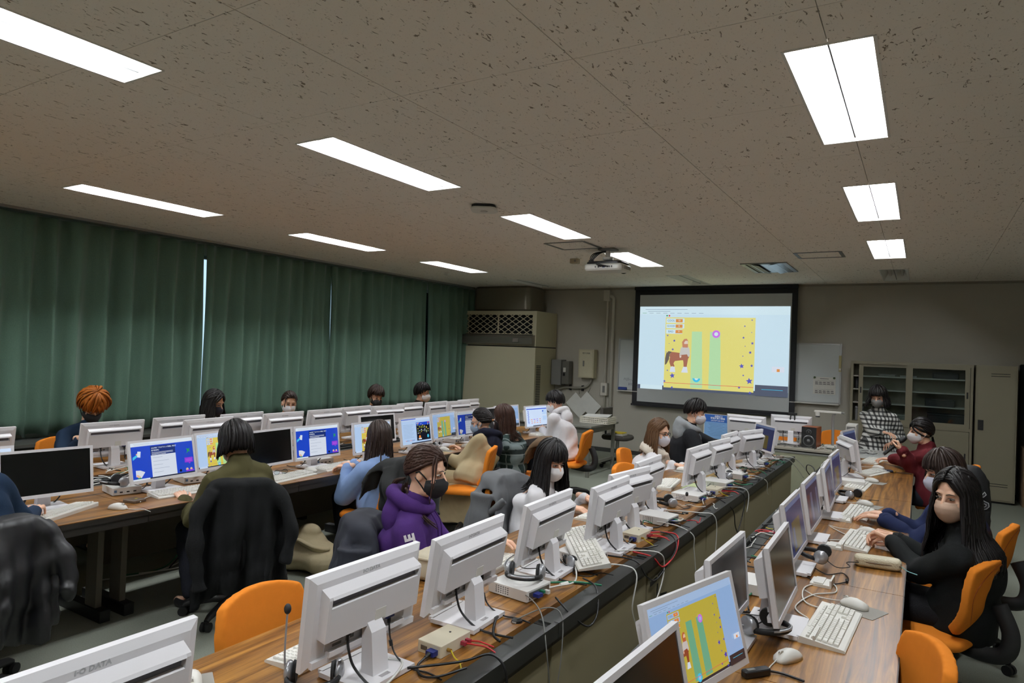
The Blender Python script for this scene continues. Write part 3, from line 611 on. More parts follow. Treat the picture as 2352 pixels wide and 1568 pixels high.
DM = [(-.467,1.441,-4,12,None,'black-screened monitor cut by the bottom edge, nearest on the right-hand row'),(-.492,1.948,-15,15,'gamedim','monitor with the yellow game, second on the right-hand row'),(-.545,2.46,-1,5,None,'black-screened monitor right behind the one with the yellow game'),(-.406,2.748,1,9,None,'black-screened monitor beside the nearest full keyboard of the right-hand row'),(-.48,3.553,0,10,'dim0','monitor with a bluish screen, next to a silver headset'),(-.488,4.213,0,9,'dim1','monitor with a purplish screen, in front of the person in black'),
      (-.476,4.903,2,9,'dim1','monitor seen edge-on, in front of the navy-sleeved person'),(-.503,5.527,-1,6,'dim0','monitor with a dim yellow and blue screen beyond the navy-sleeved person'),(-.501,6.755,21,9,None,'monitor turned so its white back faces the viewer, right-hand row'),(-.568,7.565,-9,10,'dim0','farthest monitor of the right-hand row, beside the maroon-clad person')]
for x, y, a, tl, p, lb in DM: monitor(x, y, a, lb, p, tl, group='monitors on the right-hand row')
monitor(-1.80, 8.52, 81, 'left monitor of two on the teacher desk, seen from the back', None, 7, .70); t2 = monitor(-1.381, 9.06, 95, 'right monitor of two on the teacher desk, with a webcam on top', None, 8, .70)
# ------------------------------------------------------------------ far wall and front of the room
BEIGE = mat('beige_enamel', (196,190,160), rough=.45, var=.03, scale=4); BEIGE2 = mat('grey_beige_duct', (128,122,106), rough=.35, metal=.3); DARK = mat('dark_interior', (10,10,10), rough=.9)
t = thing('air_conditioner', 'tall beige floor-standing air conditioner in the far left corner', 'air conditioner', (-6.67, 10.72, 0)); o = (-6.67, 10.72)
x0, x1, y0, y1 = -7.5+.04-o[0], -5.83-o[0], 10.35-o[1], 11.13-o[1]
MB().bb((x0, y0, .08), (x1, y1, 1.80)).build('cabinet', BEIGE, t); MB().bb((x0+.02, y0+.03, 0), (x1-.02, y1, .08)).build('plinth', BLK, t)
MB().bb((x0+.002, y0-.004, .082), (x1-.002, y0, .74)).build('lower_front_panel', BEIGE, t); MB().bb((x0+.002, y0-.004, .746), (x1-.002, y0, 1.795)).build('front_panel', BEIGE, t)
MB().bb((x0+.02, y0+.02, 1.80), (x1-.01, y1, 1.82)).build('seam', BLK, t)
m = MB(); m.bb((x0, y0, 1.82), (x1, y1, 2.02)); m.bb((x0, y0, 2.40), (x1, y1, 2.45)); m.bb((x0, y0, 2.02), (x0+.10, y1, 2.40)); m.bb((x1-.07, y0, 2.02), (x1, y1, 2.40)); m.bb((x0+.1, y0+.2, 2.02), (x1-.07, y1, 2.4)); m.build('outlet_box', BEIGE, t)
MB().bb((x0+.1, y0+.12, 2.02), (x1-.07, y0+.19, 2.4)).build('outlet_interior', DARK, t)
gr = mat('grille_cream', (200,192,160), rough=.5); m = MB(); gx0, gx1, gz0, gz1 = x0+.1, x1-.07, 2.03, 2.39
m.bb(((gx0+gx1)/2-.012, y0-.006, gz0), ((gx0+gx1)/2+.012, y0+.008, gz1)); 
for s in (0, 1): m.bb((gx0-.02, y0-.008, gz0 if not s else gz1-.01), (gx1+.02, y0+.006, gz0+.01 if not s else gz1+.01)); m.bb((gx0-.02 if not s else gx1-.005, y0-.008, gz0), (gx0+.005 if not s else gx1+.02, y0+.006, gz1))
m.build('grille_frame', gr, t)
m = MB(); hh = gz1-gz0; slope = .62
for sgn in (1, -1):
    k = gx0-hh/slope
    while k < gx1:
        a, b = (k, gz0), (k+hh/slope, gz1)
        if a[0] < gx0: a = (gx0, gz0+(gx0-k)*slope)
        if b[0] > gx1: b = (gx1, gz0+(gx1-k)*slope)
        if sgn < 0: a, b = (a[0], gz0+gz1-a[1]), (b[0], gz0+gz1-b[1])
        d = Vector((b[0]-a[0], 0, b[1]-a[1]))
        if d.length > .02: m.box(((a[0]+b[0])/2, y0+.001*sgn, (a[1]+b[1])/2), (d.length, .006, .011), Matrix.Rotation(-math.atan2(d.z, d.x), 3, 'Y'))
        k += .155
g = m.build('diamond_lattice', gr, t); g['kind'] = 'stuff'
STEEL = mat('brushed_steel', (150,146,136), rough=.35, metal=.7)
MB().loft([[Vector((x0-.03, y0, 2.02)), Vector((x0-.03, y0-.13, 1.97)), Vector((x0-.03, y0-.10, 1.86)), Vector((x0-.03, y0, 1.83))], [Vector((x1-.02, y0, 2.02)), Vector((x1-.02, y0-.13, 1.97)), Vector((x1-.02, y0-.10, 1.86)), Vector((x1-.02, y0, 1.83))]]).build('deflector_tray', STEEL, t)
MB().bb((x1-.4, y0-.136, 1.885), (x1-.28, y0-.11, 1.955)).build('notice_sticker', mat('sticker_grey', (110,106,98)), t)
m = MB()
for i in range(40): m.bb((x1, y0+.05, .3+i*.03), (x1+.008, y0+.2, .315+i*.03))
g = m.build('side_louvres', mat('louvre_dark', (52,54,52), rough=.5), t); g['kind'] = 'stuff'
t = thing('air_duct', 'grey sheet-metal duct rising from the air conditioner to the ceiling', 'duct', (-6.65, 10.75, 2.45)); MB().rbox((-.02, .02, .232), (1.22, .64, .464), .10, None, 4).build('duct', BEIGE2, t, auto=40)
t = thing('conduit_boxes', 'pair of grey control boxes on the wall beside the air conditioner', 'control box', (-5.62, 11.15, 1.36)); 
MB().bb((-.2, -.2, -.22), (0, 0, .24)).build('box', PLD, t); c = MB().bb((0, -.16, -.2), (.14, 0, .22)).build('switch_box', mat('steel_box', (128,126,120), rough=.35, metal=.6), t); MB().bb((.03,-.17,.02),(.08,-.16,.1)).build('dial', PL, c); MB().bb((.03,-.18,-.05),(.06,-.16,.0)).build('lever', BLK, c)
t = thing('junction_box', 'small grey junction box low on the wall beside the air conditioner', 'junction box', (-5.75, 11.15, .93)); MB().bb((-.09,-.1,-.07), (.05,0,.07)).build('body', PLD, t); MB().cyl((0,-.1,0),(0,-.115,0),.03).build('cap', BLK, t)
t = thing('breaker_panel', 'cream breaker cabinet on the wall left of the whiteboard', 'electrical panel', (-5.15, 11.15, 1.55)); MB().bb((-.15,-.14,-.255), (.15,0,.255)).build('body', BEIGE, t)
d = MB().bb((-.125,-.146,-.235), (.125,-.14,.235)).build('door', mat('cream_door', (206,200,172), rough=.4), t); MB().bb((-.06,-.154,-.05), (-.035,-.146,.05)).build('handle', PLD, d); setmats(me := text_mesh('電灯分電盤', .03, .0005), BLK); me.transform(Matrix.Rotation(PI/2, 4, 'X')); obj('lettering', me, d, (.0, -.1465, .185))
CON = mat('painted_conduit', (150,146,134), rough=.5); PV = mat('pale_pipe', (206,202,190), rough=.5)
t = thing('conduit', 'curved grey conduit on the wall below the breaker cabinet', 'pipe', (-5.3, 11.1, 1.1)); MB().tube(spline([(.22,0,.19),(.2,0,.1),(.1,0,.02),(-.1,0,.0),(-.3,0,0),(-.42,0,-.05),(-.5,0,-.14),(-.52,0,-.3)], 5), .022, 8).build('pipe', CON, t, smooth=True)
for k in (-.2, .05): MB().bb((k-.012,-.012,-.05), (k+.012,.05,.05)).build('clip', BLK, t)
for x, r, zt, lb in ((-4.815, .02, 2.8, 'slim pale pipe running down the wall beside the screen'), (-4.70, .03, 2.74, 'thick pale pipe running down the wall nearest the screen')):
    t = thing('wall_pipe', lb, 'pipe', (x, 11.11, 0)); P = [(0,0,.35),(0,0,zt-.06)] + ([(0,0,zt)] if r < .025 else [(0,0,zt-.02),(-.02,0,zt+.01),(-.05,0,zt+.025),(-.09,0,zt+.03)])
    MB().tube(P, r, 10).build('pipe', PV, t, smooth=True)
    if r < .025: MB().bb((-.06,-.05,2.68), (.05,.04,2.87)).build('top_box', PV, t); s = MB().bb((-.06,-.05,1.0), (.06,.03,1.22)).build('switch_box', PV, t); MB().bb((-.02,-.058,1.05),(.02,-.05,1.17)).build('switch', PLD, s)
# whiteboards
WB = mat('whiteboard_face', (206,212,212), rough=.2, var=.01); ALU = mat('aluminium', (180,182,182), rough=.35, metal=.7)
t = thing('whiteboard', 'large wall whiteboard running behind the projection screen', 'whiteboard', (-2.8, 11.15, 1.56)); 
MB().bb((-1.76,-.035,-.43), (1.76,-.01,.44)).build('face', WB, t); m = MB()
for s in (-1, 1): m.bb((s*1.765-.012,-.04,-.45), (s*1.765+.012,0,.46)); m.bb((-1.76,-.04,s*.445-.012), (1.76,0,s*.445+.012))
m.build('frame', ALU, t); MB().bb((-1.76,-.1,-.46), (1.76,-.035,-.445)).build('pen_tray', PL, t)
INK = mat('marker_ink', (56,60,96), rough=.6); m = MB(); rnd = random.Random(3)
for i in range(11): m.tube([(-1.66+i*.026, -.0365, -.26-i*.004+rnd.uniform(-.015,.015)), (-1.65+i*.026, -.0365, -.23-i*.004+rnd.uniform(-.02,.02)), (-1.642+i*.026, -.0365, -.25-i*.004+rnd.uniform(-.02,.02))], .0016, 4)
me = text_mesh('2/27', .055, .0003); me.transform(Matrix.Translation((-1.53,-.0366,-.335)) @ Matrix.Rotation(PI/2, 4, 'X')); mesh_into(m, me, Matrix.Identity(4)); g = m.build('handwriting', INK, t); g['kind'] = 'stuff'
t = thing('board_eraser', 'blue whiteboard eraser on the pen tray left of the screen', 'eraser', (-4.47, 11.09, 1.115)); MB().rbox((0,0,.03), (.16,.045,.05), .02).build('grip', mat('eraser_blue', (40,64,140)), t); MB().rbox((0,0,.005), (.15,.045,.01), .01).build('felt', BLK, t)
t = thing('timetable_sheet', 'white timetable sheet pinned to the whiteboard right of the screen', 'paper', (-1.25, 11.112, 1.38)); MB().sheet(lambda u, v: (-.155+.31*u, .0-.004*math.sin(u*PI), .13-.26*v), 6, 4, .001).build('sheet', mat('paper_white', (222,220,212), rough=.7), t)
m = MB()
for r in range(2):
    for k in range(3): m.bb((-.13, -.0065, .07-.13*r-.028*k), (.13, -.0055, .073-.13*r-.028*k))
    for k in range(5): m.bb((-.125+.055*k, -.0065, .045-.13*r), (-.09+.055*k, -.0055, .055-.13*r)); m.bb((-.125+.055*k, -.0065, .02-.13*r), (-.085+.055*k, -.0055, .03-.13*r))
m.bb((-.06,-.0065,.1), (.06,-.0055,.108)); g = m.build('printed_rows', mat('print_grey', (120,118,116)), t); g['kind'] = 'stuff'
for s in (-1, 1): MB().cyl((s*.135, -.002, .12), (s*.135, -.014, .12), .016, n=14).build('magnet', mat('green_magnet', (74,96,60)), t)
t = thing('board_magnet_bar', 'long yellowish magnet bar on the right edge of the whiteboard', 'magnet', (-1.04, 11.11, 1.72)); MB().rbox((0,-.012,0), (.035,.02,.24), .004).build('bar', mat('yellow_bar', (178,168,120)), t); MB().bb((-.012,-.026,-.1), (.012,-.02,-.07)).build('tip', PL, t)
# projection screen
t = thing('projection_screen', 'pull-down projection screen with black border on the far wall', 'projection screen', (-2.96, 11.05, 0)); ox = -2.96
SB = mat('screen_border', (14,16,22), rough=.7); SWH = mat('screen_fabric', (196,200,200), rough=.8, var=.02)
MB().bb((-4.275-ox, -.045, 2.86), (-1.645-ox, .045, 2.912)).build('housing', SB, t)
MB().bb((-4.275-ox, .0, .88), (-1.645-ox, .004, 2.88)).build('fabric', SB, t)
MB().bb((-4.184-ox, -.003, .945), (-1.73-ox, 0, 2.775)).build('white_field', SWH, t)
MB().rbox((-2.96-ox, 0, .885), (2.66, .04, .035), .01).build('bottom_bar', SB, t)
PW, PH = 2.43, 1.405; SCS = dict(SC); SC.update(yellow=(232,224,128), mint=(186,228,176), orange=(226,150,76), horse=(172,112,92), beard=(204,140,110), mane=(110,100,92), star=(92,92,196), shirt=(206,204,200), skin=(232,214,200), bar=(84,92,112), navy=(60,110,150), page=(206,232,246), white=(214,238,248)); PM.clear(); pj_ = game(.88, PW, PH, True); SC.update(SCS); PM.clear(); p = obj('projected_picture', pj_, t, (-2.962-ox, -.0045, 1.17+PH/2))  # projector light put into the picture as its own glow
m = MB().tube([( .02,0,0),(.02,0,-.16)], .012, 6).tube(spline([(-.02,0,0),(-.03,0,-.1),(0,0,-.17),(.03,0,-.1),(.03,0,0)],4), .006, 5); 
t = thing('screen_pull_loop', 'black pull loop at the lower right corner of the screen', 'pull loop', (-1.66, 11.0, .87)); MB().tube(spline([(-.04,0,0),(-.05,0,-.1),(0,0,-.2),(.05,0,-.1),(.04,0,0)],4), .007, 6).build('loop', BLK, t); MB().rbox((0,0,.0), (.12,.04,.03), .01).build('clasp', BLK, t)
# glass-fronted cabinet and locker
CB = mat('cabinet_beige', (146,140,118), rough=.5, var=.03, scale=5); CBG = glass_mat('cabinet_glass'); CIN = mat('cabinet_inside', (190,184,166), rough=.7)
t = thing('glass_cabinet', 'wide beige steel cabinet with sliding glass doors on the far wall', 'cabinet', (-.14, 10.95, 0)); a, b, f, k = -.725, .725, -.2, .19
m = MB(); m.bb((a, f, .05), (a+.03, k, 1.77)); m.bb((b-.03, f, .05), (b, k, 1.77)); m.bb((a+.03, f, 1.73), (b-.03, k, 1.77)); m.bb((a+.03, f, .88), (b-.03, k, .92)); m.bb((a+.03, f, .05), (b-.03, k, .09)); m.bb((a+.03, k-.02, .09), (b-.03, k, 1.73)); m.build('carcass', CB, t)
MB().bb((a+.02, f+.03, 0), (b-.02, k, .05)).build('plinth', BLK, t); MB().bb((a+.03, k-.012, .92), (b-.03, k-.004, 1.73)).build('back_sheet', CIN, t)
for z in (1.17, 1.36, 1.55): MB().bb((a+.03, f+.07, z), (b-.03, k-.02, z+.015)).build('shelf', mat('shelf_pale', (214,210,196), rough=.5), t)
for i, (u0, u1, yy) in enumerate(((a+.10, .01, f+.035), (-.02, b-.035, f+.012))):
    dm = MB(); w_ = .055; dm.bb((u0, yy-.01, .92), (u0+w_, yy+.008, 1.73)); dm.bb((u1-w_, yy-.01, .92), (u1, yy+.008, 1.73)); dm.bb((u0+w_, yy-.01, .92), (u1-w_, yy+.008, .975)); dm.bb((u0+w_, yy-.01, 1.695), (u1-w_, yy+.008, 1.73)); d = dm.build('glass_door', CB, t)
    MB().bb((u0+w_, yy-.003, .975), (u1-w_, yy+.001, 1.695)).build('pane', CBG, d); hx = u0+.028 if i == 0 else u1-.028; MB().rbox((hx, yy-.011, 1.36), (.018,.004,.085), .008).build('handle', BLK, d)
for i, (u0, u1, yy) in enumerate(((a+.035, .01, f+.02), (-.01, b-.035, f+.004))):
    d = MB().bb((u0, yy-.008, .095), (u1, yy+.008, .875)).build('lower_door', CB, t); MB().rbox((u0+.04 if i == 0 else u1-.04, yy-.009, .55), (.018,.004,.085), .008).build('handle', BLK, d)
CLU = [('document_stack', 'stack of papers on the top shelf of the glass cabinet', -.42, 1.565, .22, .16, .03, (150,146,136)), ('document_stack', 'flat white papers on the top shelf, middle of the glass cabinet', -.16, 1.565, .2, .15, .02, (190,188,180)), ('storage_box', 'black box standing in the narrow left bay of the glass cabinet', -.78, 1.375, .08, .2, .15, (16,17,20)), ('storage_box', 'white and blue boxes in the bottom left bay of the glass cabinet', -.76, .92, .1, .2, .2, (150,150,150)), ('storage_box', 'dark equipment case on the top right shelf of the glass cabinet', .28, 1.565, .3, .16, .09, (40,40,42)), ('storage_box', 'black projector case on the lower right shelf of the glass cabinet', .30, .92, .45, .2, .17, (30,31,30)), ('storage_box', 'crumpled pale packaging at the bottom middle of the glass cabinet', -.25, .92, .24, .18, .12, (150,148,136)), ('storage_box', 'dark case on the second right shelf of the glass cabinet', .22, 1.185, .35, .18, .1, (52,50,46))]
for i, (nm, lb, x, z, wd, dp, ht, c) in enumerate(CLU):
    q = thing(nm, lb, 'papers' if nm[0] == 'd' else 'box', (x, 10.99, z)); MB().rbox((0,0,ht*.42), (wd,dp,ht*.84), .012).build('body', mat('clutter_%d' % i, c, var=.25, scale=14), q); MB().rbox((0,0,ht*.92), (wd*1.02,dp*1.02,ht*.15), .012).build('lid', mat('clutter_lid_%d' % i, tuple(min(255, int(v*1.15)+6) for v in c), var=.1), q)
t = thing('steel_locker', 'tall narrow beige steel locker right of the glass cabinet', 'locker', (.826, 10.9, 0)); MB().bb((-.218,-.25,.03), (.218,.23,1.77)).build('carcass', CB, t); d = MB().bb((-.20,-.262,.05), (.2,-.25,1.735)).build('door', CB, t); MB().bb((-.19,-.272,.93), (-.13,-.262,1.06)).build('handle', BLK, d)
m = MB()
for k in range(2): m.bb((-.06,-.264,1.66-.03*k), (.14,-.262,1.667-.03*k)); m.bb((-.06,-.264,.25-.03*k), (.14,-.262,.257-.03*k))
m.build('door_vents', DARK, d); MB().bb((-.2,-.2,0), (.2,.2,.03)).build('plinth', BLK, t)
for i, (z, h, lb) in enumerate(((0, .38, 'cardboard carton on the floor right of the locker'), (.38, .36, 'cardboard carton on top of the other carton right of the locker'))):
    t = thing('carton', lb, 'box', (1.32, 10.85, z)); MB().bb((-.2,-.22,0), (.2,.22,h)).build('body', mat('cardboard', (120,96,70), rough=.9), t); MB().bb((-.17,-.2205,h*.4), (-.05,-.22,h*.75)).build('label', mat('label_blue', (150,170,190)), t); MB().bb((-.03,-.221,h*.0+.002), (.03,.221,h+.001)).build('tape', mat('brown_tape', (150,122,88), rough=.4), t)
t = thing('dark_filler', 'dark covered rack standing behind the cartons at the right edge', 'filler', (1.34, 11.06, .0)); MB().rbox((0,0,.9), (.48,.12,1.8), .04).build('cover', mat('dark_cover', (22,26,24), rough=.9), t); MB().bb((-.22,-.05,0),(.22,.05,.02)).build('base', BLK, t)  # plain dark block added to fill the dark strip beside the locker
# grey work table with basket, hanging papers, stool
TG = mat('table_grey', (120,120,112), rough=.4, var=.03); 
t = thing('work_table', 'grey steel work table against the far wall, behind the white hoodie wearer', 'table', (-4.75, 9.05, 0)); tx, ty = -4.75, 9.05
MB().rbox((0, 0, .705), (1.72, 1.0, .03), .01).build('tabletop', TG, t); m = MB()
for s in (-1, 1): m.bb((-.8, s*.44-.012, .61), (.8, s*.44+.012, .69)); m.bb((s*.8-.012, -.44, .61), (s*.8+.012, .44, .69))
m.build('apron', TG, t)
for sx in (-1, 1):
    for sy in (-1, 1): MB().bb((sx*.8-.022, sy*.44-.022, 0), (sx*.8+.022, sy*.44+.022, .69)).build('leg', TG, t)
    MB().bb((sx*.8-.012, -.42, .16), (sx*.8+.012, .42, .2)).build('stretcher', TG, t)
t = thing('paper_basket', 'white perforated plastic basket full of papers on the grey table', 'basket', (-4.05, 9.14, .72), .0); wt, dp, hh = .22, .15, .085
m = MB()
for zz in (.004, .03, .056, hh): 
    for s in (-1, 1): m.bb((-wt, s*dp-.005, zz-.006), (wt, s*dp+.005, zz+.008)); m.bb((s*wt-.005, -dp, zz-.006), (s*wt+.005, dp, zz+.008))
n = 15
for i in range(n+1):
    x = -wt+2*wt*i/n
    for s in (-1, 1): m.bb((x-.005, s*dp-.004, 0), (x+.005, s*dp+.004, hh))
    if i <= 9:
        y = -dp+2*dp*i/9
        for s in (-1, 1): m.bb((s*wt-.004, y-.005, 0), (s*wt+.004, y+.005, hh))
m.bb((-wt,-dp,-.002), (wt,dp,.004)); g = m.build('lattice_body', mat('basket_white', (220,216,200), rough=.5), t); g['kind'] = 'stuff'
t = thing('paper_stack', 'pile of loose white sheets lying in the plastic basket', 'papers', (-4.06, 9.14, .724)); PAPER = mat('paper_plain', (206,206,202), rough=.7)
for i in range(6): MB().sheet(lambda u, v: (-.19+.38*u, -.13+.26*v, .012+i*.016+.012*u*(i % 2)+.01*math.sin(v*3+i)), 6, 5, .006).build('sheet', PAPER, t, rot=(0,0,.06*(i-2)))
for i, (x, z, a, lb) in enumerate(((-5.32, .79, .75, 'poster sheet hanging by one corner from the conduit, left one'), (-5.09, .82, .72, 'plain sheet hanging by one corner from the conduit, right one'))):
    t = thing('hanging_sheet', lb, 'paper', (x, 11.07, z)); R3 = Matrix.Rotation(a, 3, 'Y'); MB().sheet(lambda u, v: R3 @ Vector((-.19+.38*u, -.006*math.sin(u*4)-.004*i, -.14+.28*v)), 8, 6, .0015).build('sheet', mat('hung_paper_%d' % i, (226,226,220), rough=.7, var=.08, scale=12), t)
    MB().tube([(.03*(1-2*i)+.0, 0, .2), (.02, 0, .3)], .003, 5).build('string', BLK, t)
t = thing('stool_chair', 'grey office stool pushed under the grey table', 'stool', (-3.98, 9.75, 0)); SG = mat('stool_grey', (66,62,58), rough=.8)
MB().rbox((0,0,.46), (.44,.42,.07), .12, None, 6).build('seat', SG, t, auto=40); MB().cyl((0,0,.1), (0,0,.43), .028).build('column', ALU, t); MB().rbox((-.2,.0,.80), (.05,.4,.2), .02).build('backrest', SG, t); MB().tube([(-.05,0,.42),(-.2,0,.45),(-.21,0,.75)], .018, 8).build('back_bar', BLK, t)
for i in range(5):
    an = i*2*PI/5+.3; c, s_ = math.cos(an), math.sin(an); lg = MB().tube([(0,0,.12),(c*.15,s_*.15,.11),(c*.27,s_*.27,.075)], [.025,.02,.015], 6).build('leg', BLK, t); MB().cyl((c*.27-s_*.015, s_*.27+c*.015, .03), (c*.27+s_*.015, s_*.27-c*.015, .03), .03).build('caster', BLK, lg)
t = thing('yellow_booklet', 'yellow and white booklets on the grey stool', 'booklet', (-3.95, 9.72, .496)); MB().bb((-.1,-.1,0), (.1,.1,.03)).build('lower', PL, t); MB().bb((-.09,-.09,.03), (.09,.09,.045)).build('cover', mat('booklet_yellow', (214,190,40)), t)
t = thing('small_carton', 'small white carton with a dark opening on the grey table', 'box', (-4.95, 9.35, .72)); MB().bb((-.06,-.06,0), (.06,.06,.17)).build('body', PL, t); MB().bb((-.03,-.0605,.07), (.03,-.06,.14)).build('opening', BLK, t)
# teacher desks
t = thing('teacher_desk', 'long grey teacher desk carrying two monitors and the speaker', 'desk', (-1.70, 8.95, 0)); MB().rbox((0,0,.685), (1.7,.72,.03), .01).build('desktop', mat('desk_laminate_grey', (168,162,148), rough=.4), t); MB().bb((-.82,-.30,.08), (.82,-.28,.6)).build('modesty_panel', mat('pale_green_panel', (158,160,134), rough=.5), t)
for s in (-1, 1): MB().bb((s*.82-.015,-.32,0), (s*.82+.015,.32,.67)).build('side_panel', MATS['desk_laminate_grey'], t)
MB().bb((-.8,-.33,.61), (.8,-.27,.67)).build('front_rail', MATS['dark_edge_trim'], t)
t = thing('teacher_side_desk', 'pale grey desk in front of the standing person in checks', 'desk', (-.42, 8.80, 0)); MB().rbox((0,0,.685), (.5,.85,.03), .01).build('desktop', mat('desk_pale', (186,188,184), rough=.35), t); MB().bb((-.23,-.37,.05), (.23,-.35,.64)).build('front_panel', MATS['pale_green_panel'], t)
for s in (-1, 1): MB().bb((s*.235-.012,-.36,0), (s*.235+.012,.38,.67)).build('side_panel', MATS['desk_pale'], t)
MB().bb((-.24,-.405,.6), (.24,-.38,.67)).build('front_rail', TG, t)
t = thing('low_partition', 'low pale green partition panel between the desk rows', 'partition', (-1.02, 8.42, 0)); MB().bb((-.5,-.02,.06), (.42,.02,.66)).build('panel', MATS['pale_green_panel'], t); MB().bb((-.5,-.022,0), (.42,.022,.06)).build('plinth', BASE, t); MB().bb((-.5,-.025,.66),(.42,.025,.675)).build('cap', PLD, t)
t = thing('speaker', 'wooden bookshelf speaker with black front on the teacher desk', 'speaker', (-1.12, 8.86, .70), -.12); CH_ = mat('cherry_wood', (142,74,36), rough=.4, var=.2, scale=6, stretch=(1,1,8)); MB().rbox((0,.0,.125), (.17,.22,.25), .004).build('cabinet', CH_, t); fb = MB().bb((-.083,-.122,.003), (.083,-.11,.247)).build('front_baffle', BLK, t)
GR = mat('driver_grey', (110,110,110), rough=.35, metal=.5)
for z, r in ((.085, .06), (.19, .028)):
    MB().tube([(0,-.123,z),(0,-.128,z)], [r*1.12, r], 24).build('driver_ring', GR, fb, auto=30); MB().tube([(0,-.1285,z),(0,-.1295,z)], [r*.9, r*.3], 24).build('cone', BLK, fb, auto=30); MB().ell((0,-.129,z), (r*.35,.012,r*.35)).build('dust_cap', GR, fb, smooth=True)
t = thing('document_camera', 'white overhead document camera on a curved arm, teacher desk', 'document camera', (-.90, 9.0, .70)); MB().rbox((0,0,.015), (.18,.16,.03), .02).build('base', PL, t); MB().tube(spline([(0,0,.03),(0,0,.15),(-.005,0,.3),(.0,-.02,.39),(.03,-.03,.425)], 6), .016, 10).build('arm', mat('silver', (186,188,190), rough=.3, metal=.6), t, smooth=True); h = MB().rbox((-.06,-.03,.43), (.30,.05,.025), .012).build('head_bar', PL, t); MB().cyl((-.17,-.03,.42), (-.17,-.03,.375), .03, .026).build('lens_barrel', PL, h, auto=40); MB().cyl((-.17,-.03,.375), (-.17,-.03,.36), .024).build('lens', BLK, h, auto=40); MB().cyl((.09,-.03,.43), (.12,-.03,.43), .012).build('lamp_tip', PLD, h)
t = thing('desktop_computer', 'white tower computer behind the monitors of the teacher desk', 'computer', (-.68, 8.72, .70)); MB().rbox((0,.1,.16), (.11,.3,.32), .008).build('case', PL, t); MB().bb((-.045,-.0525,.2), (.045,-.05,.3)).build('rear_fan_grille', PLD, t); m = MB()
for k in range(5): m.bb((-.035,-.054,.04+.03*k), (.03,-.05,.06+.03*k))
m.build('rear_ports', BLK, t)
t = thing('webcam', 'black clip-on webcam on top of the right teacher monitor', 'webcam', (-1.36, 9.0, 1.062)); MB().rbox((0,0,.012), (.1,.03,.024), .01).build('body', BLK, t); MB().tube(spline([(-.02,.0,0),(-.025,-.012,-.06),(0,-.014,-.09),(.025,-.012,-.06),(.02,0,0)], 4), .008, 6).build('clip', BLK, t)
t = thing('poster_board', 'blue seminar poster standing on the desk behind the person in black jacket', 'poster', (-2.2, 8.62, .70), -.05); PB = mat('poster_blue', (52,104,190), rough=.35); Wp, Hp = .30, .31
bd = MB().bb((-Wp/2-.008,0,0), (Wp/2+.008,.004,Hp+.012)).build('backing', PL, t)
pic = Pic(.0, Wp, Hp); pic.mi = lambda k, s=pic: (s.ms.append(PM2[k]) if PM2[k] not in s.ms else None, setattr(s.mb, 'mi', s.ms.index(PM2[k])))
PM2 = dict(blue=PB, light=mat('poster_light_blue', (132,178,226), rough=.35), white=mat('poster_white', (232,236,240), rough=.4), line=mat('poster_ink', (64,92,140), rough=.4))
pic.rect('blue', 0, 0, 1, 1); pic.rect('light', 0, 0, 1, .70); pic.text('white', '吉田ゼミ' if False else '合同ゼミ', .60, .93, .085, .001); pic.text('white', '学習成果発表会', .56, .85, .085, .001); pic.text('white', '2月27日㊎ 8:50-10:20', .55, .755, .06, .0005)
for i in range(9): pic.rect('line', .15+.05*(i % 3), .64-.06*i, .85-.07*(i % 2), .648-.06*i)
obj('poster_print', pic.mesh('poster_print'), bd, (0, -.0005, Hp/2+.006)); MB().box((.0,.06,.14), (.28,.1,.28)).build('easel_block', mat('crimson_card', (120,40,40), rough=.7), t)
t = thing('desk_telephone', 'black telephone on the teacher desk right of the poster', 'telephone', (-1.98, 8.75, .70), .3); MB().box((0,0,.025), (.18,.2,.05), None, (.9,.8)).build('body', BLK, t); MB().tube(spline([(-.07,-.08,.06),(-.075,-.05,.085),(-.075,.05,.085),(-.07,.08,.06)], 4), .018, 8).build('handset', BLK, t, smooth=True)
t = thing('white_tablet_box', 'flat white box leaning under the right teacher monitor', 'box', (-1.60, 8.66, .70)); MB().box((0,0,.05), (.2,.03,.1), Matrix.Rotation(-.3, 3, 'X')).build('body', PL, t); MB().box((0,-.018,.05), (.03,.004,.01), Matrix.Rotation(-.3, 3, 'X')).build('mark', BLK, t)
# projector
t = thing('ceiling_projector', 'white and black projector hanging from the ceiling on a short pole', 'projector', (-3.05, 7.0, CH), 0)
MB().rbox((0,0,-.012), (.2,.16,.022), .02).build('ceiling_plate', PLD, t); MB().cyl((0,0,-.02), (0,0,-.13), .028, n=14).build('pole', PL, t, auto=40); MB().rbox((0,0,-.115), (.1,.1,.03), .02).build('bracket', PL, t)
b = MB().rbox((-.02,.05,-.215), (.46,.33,.075), .05, None, 5).build('body', PL, t, auto=40); MB().rbox((-.02,.05,-.165), (.42,.3,.035), .05, None, 5).build('top_cover', BLK, t, auto=40); MB().cyl((-.19,-.06,-.15),(-.19,-.06,-.13),.018).build('foot', BLK, t)
for x, w_, mm in ((-.06,.02,BLK), (.0,.03,VGA), (.045,.012,BLK), (.07,.012,BLK), (.095,.014,BLK), (-.1,.01,BLK)): MB().bb((x-w_/2, -.118, -.225), (x+w_/2, -.114, -.205)).build('port', mm, b)
m = MB()
for k in range(6): m.bb((.209,-.02+.03*k,-.235), (.2115,-.005+.03*k,-.195))
m.build('side_vent', PLD, b); MB().cyl((.1,.215,-.215),(.1,.24,-.215),.045,n=18).build('lens', BLK, b)
m = MB()
for k in range(4): m.tube(spline([(-.01-.008*k,-.0,-.03),(-.07-.025*k,-.07,-.06),(-.12-.012*k,-.13,-.14),(-.07+.01*k,-.16,-.19),(-.03+.03*k,-.12,-.215)], 5), .006, 6)
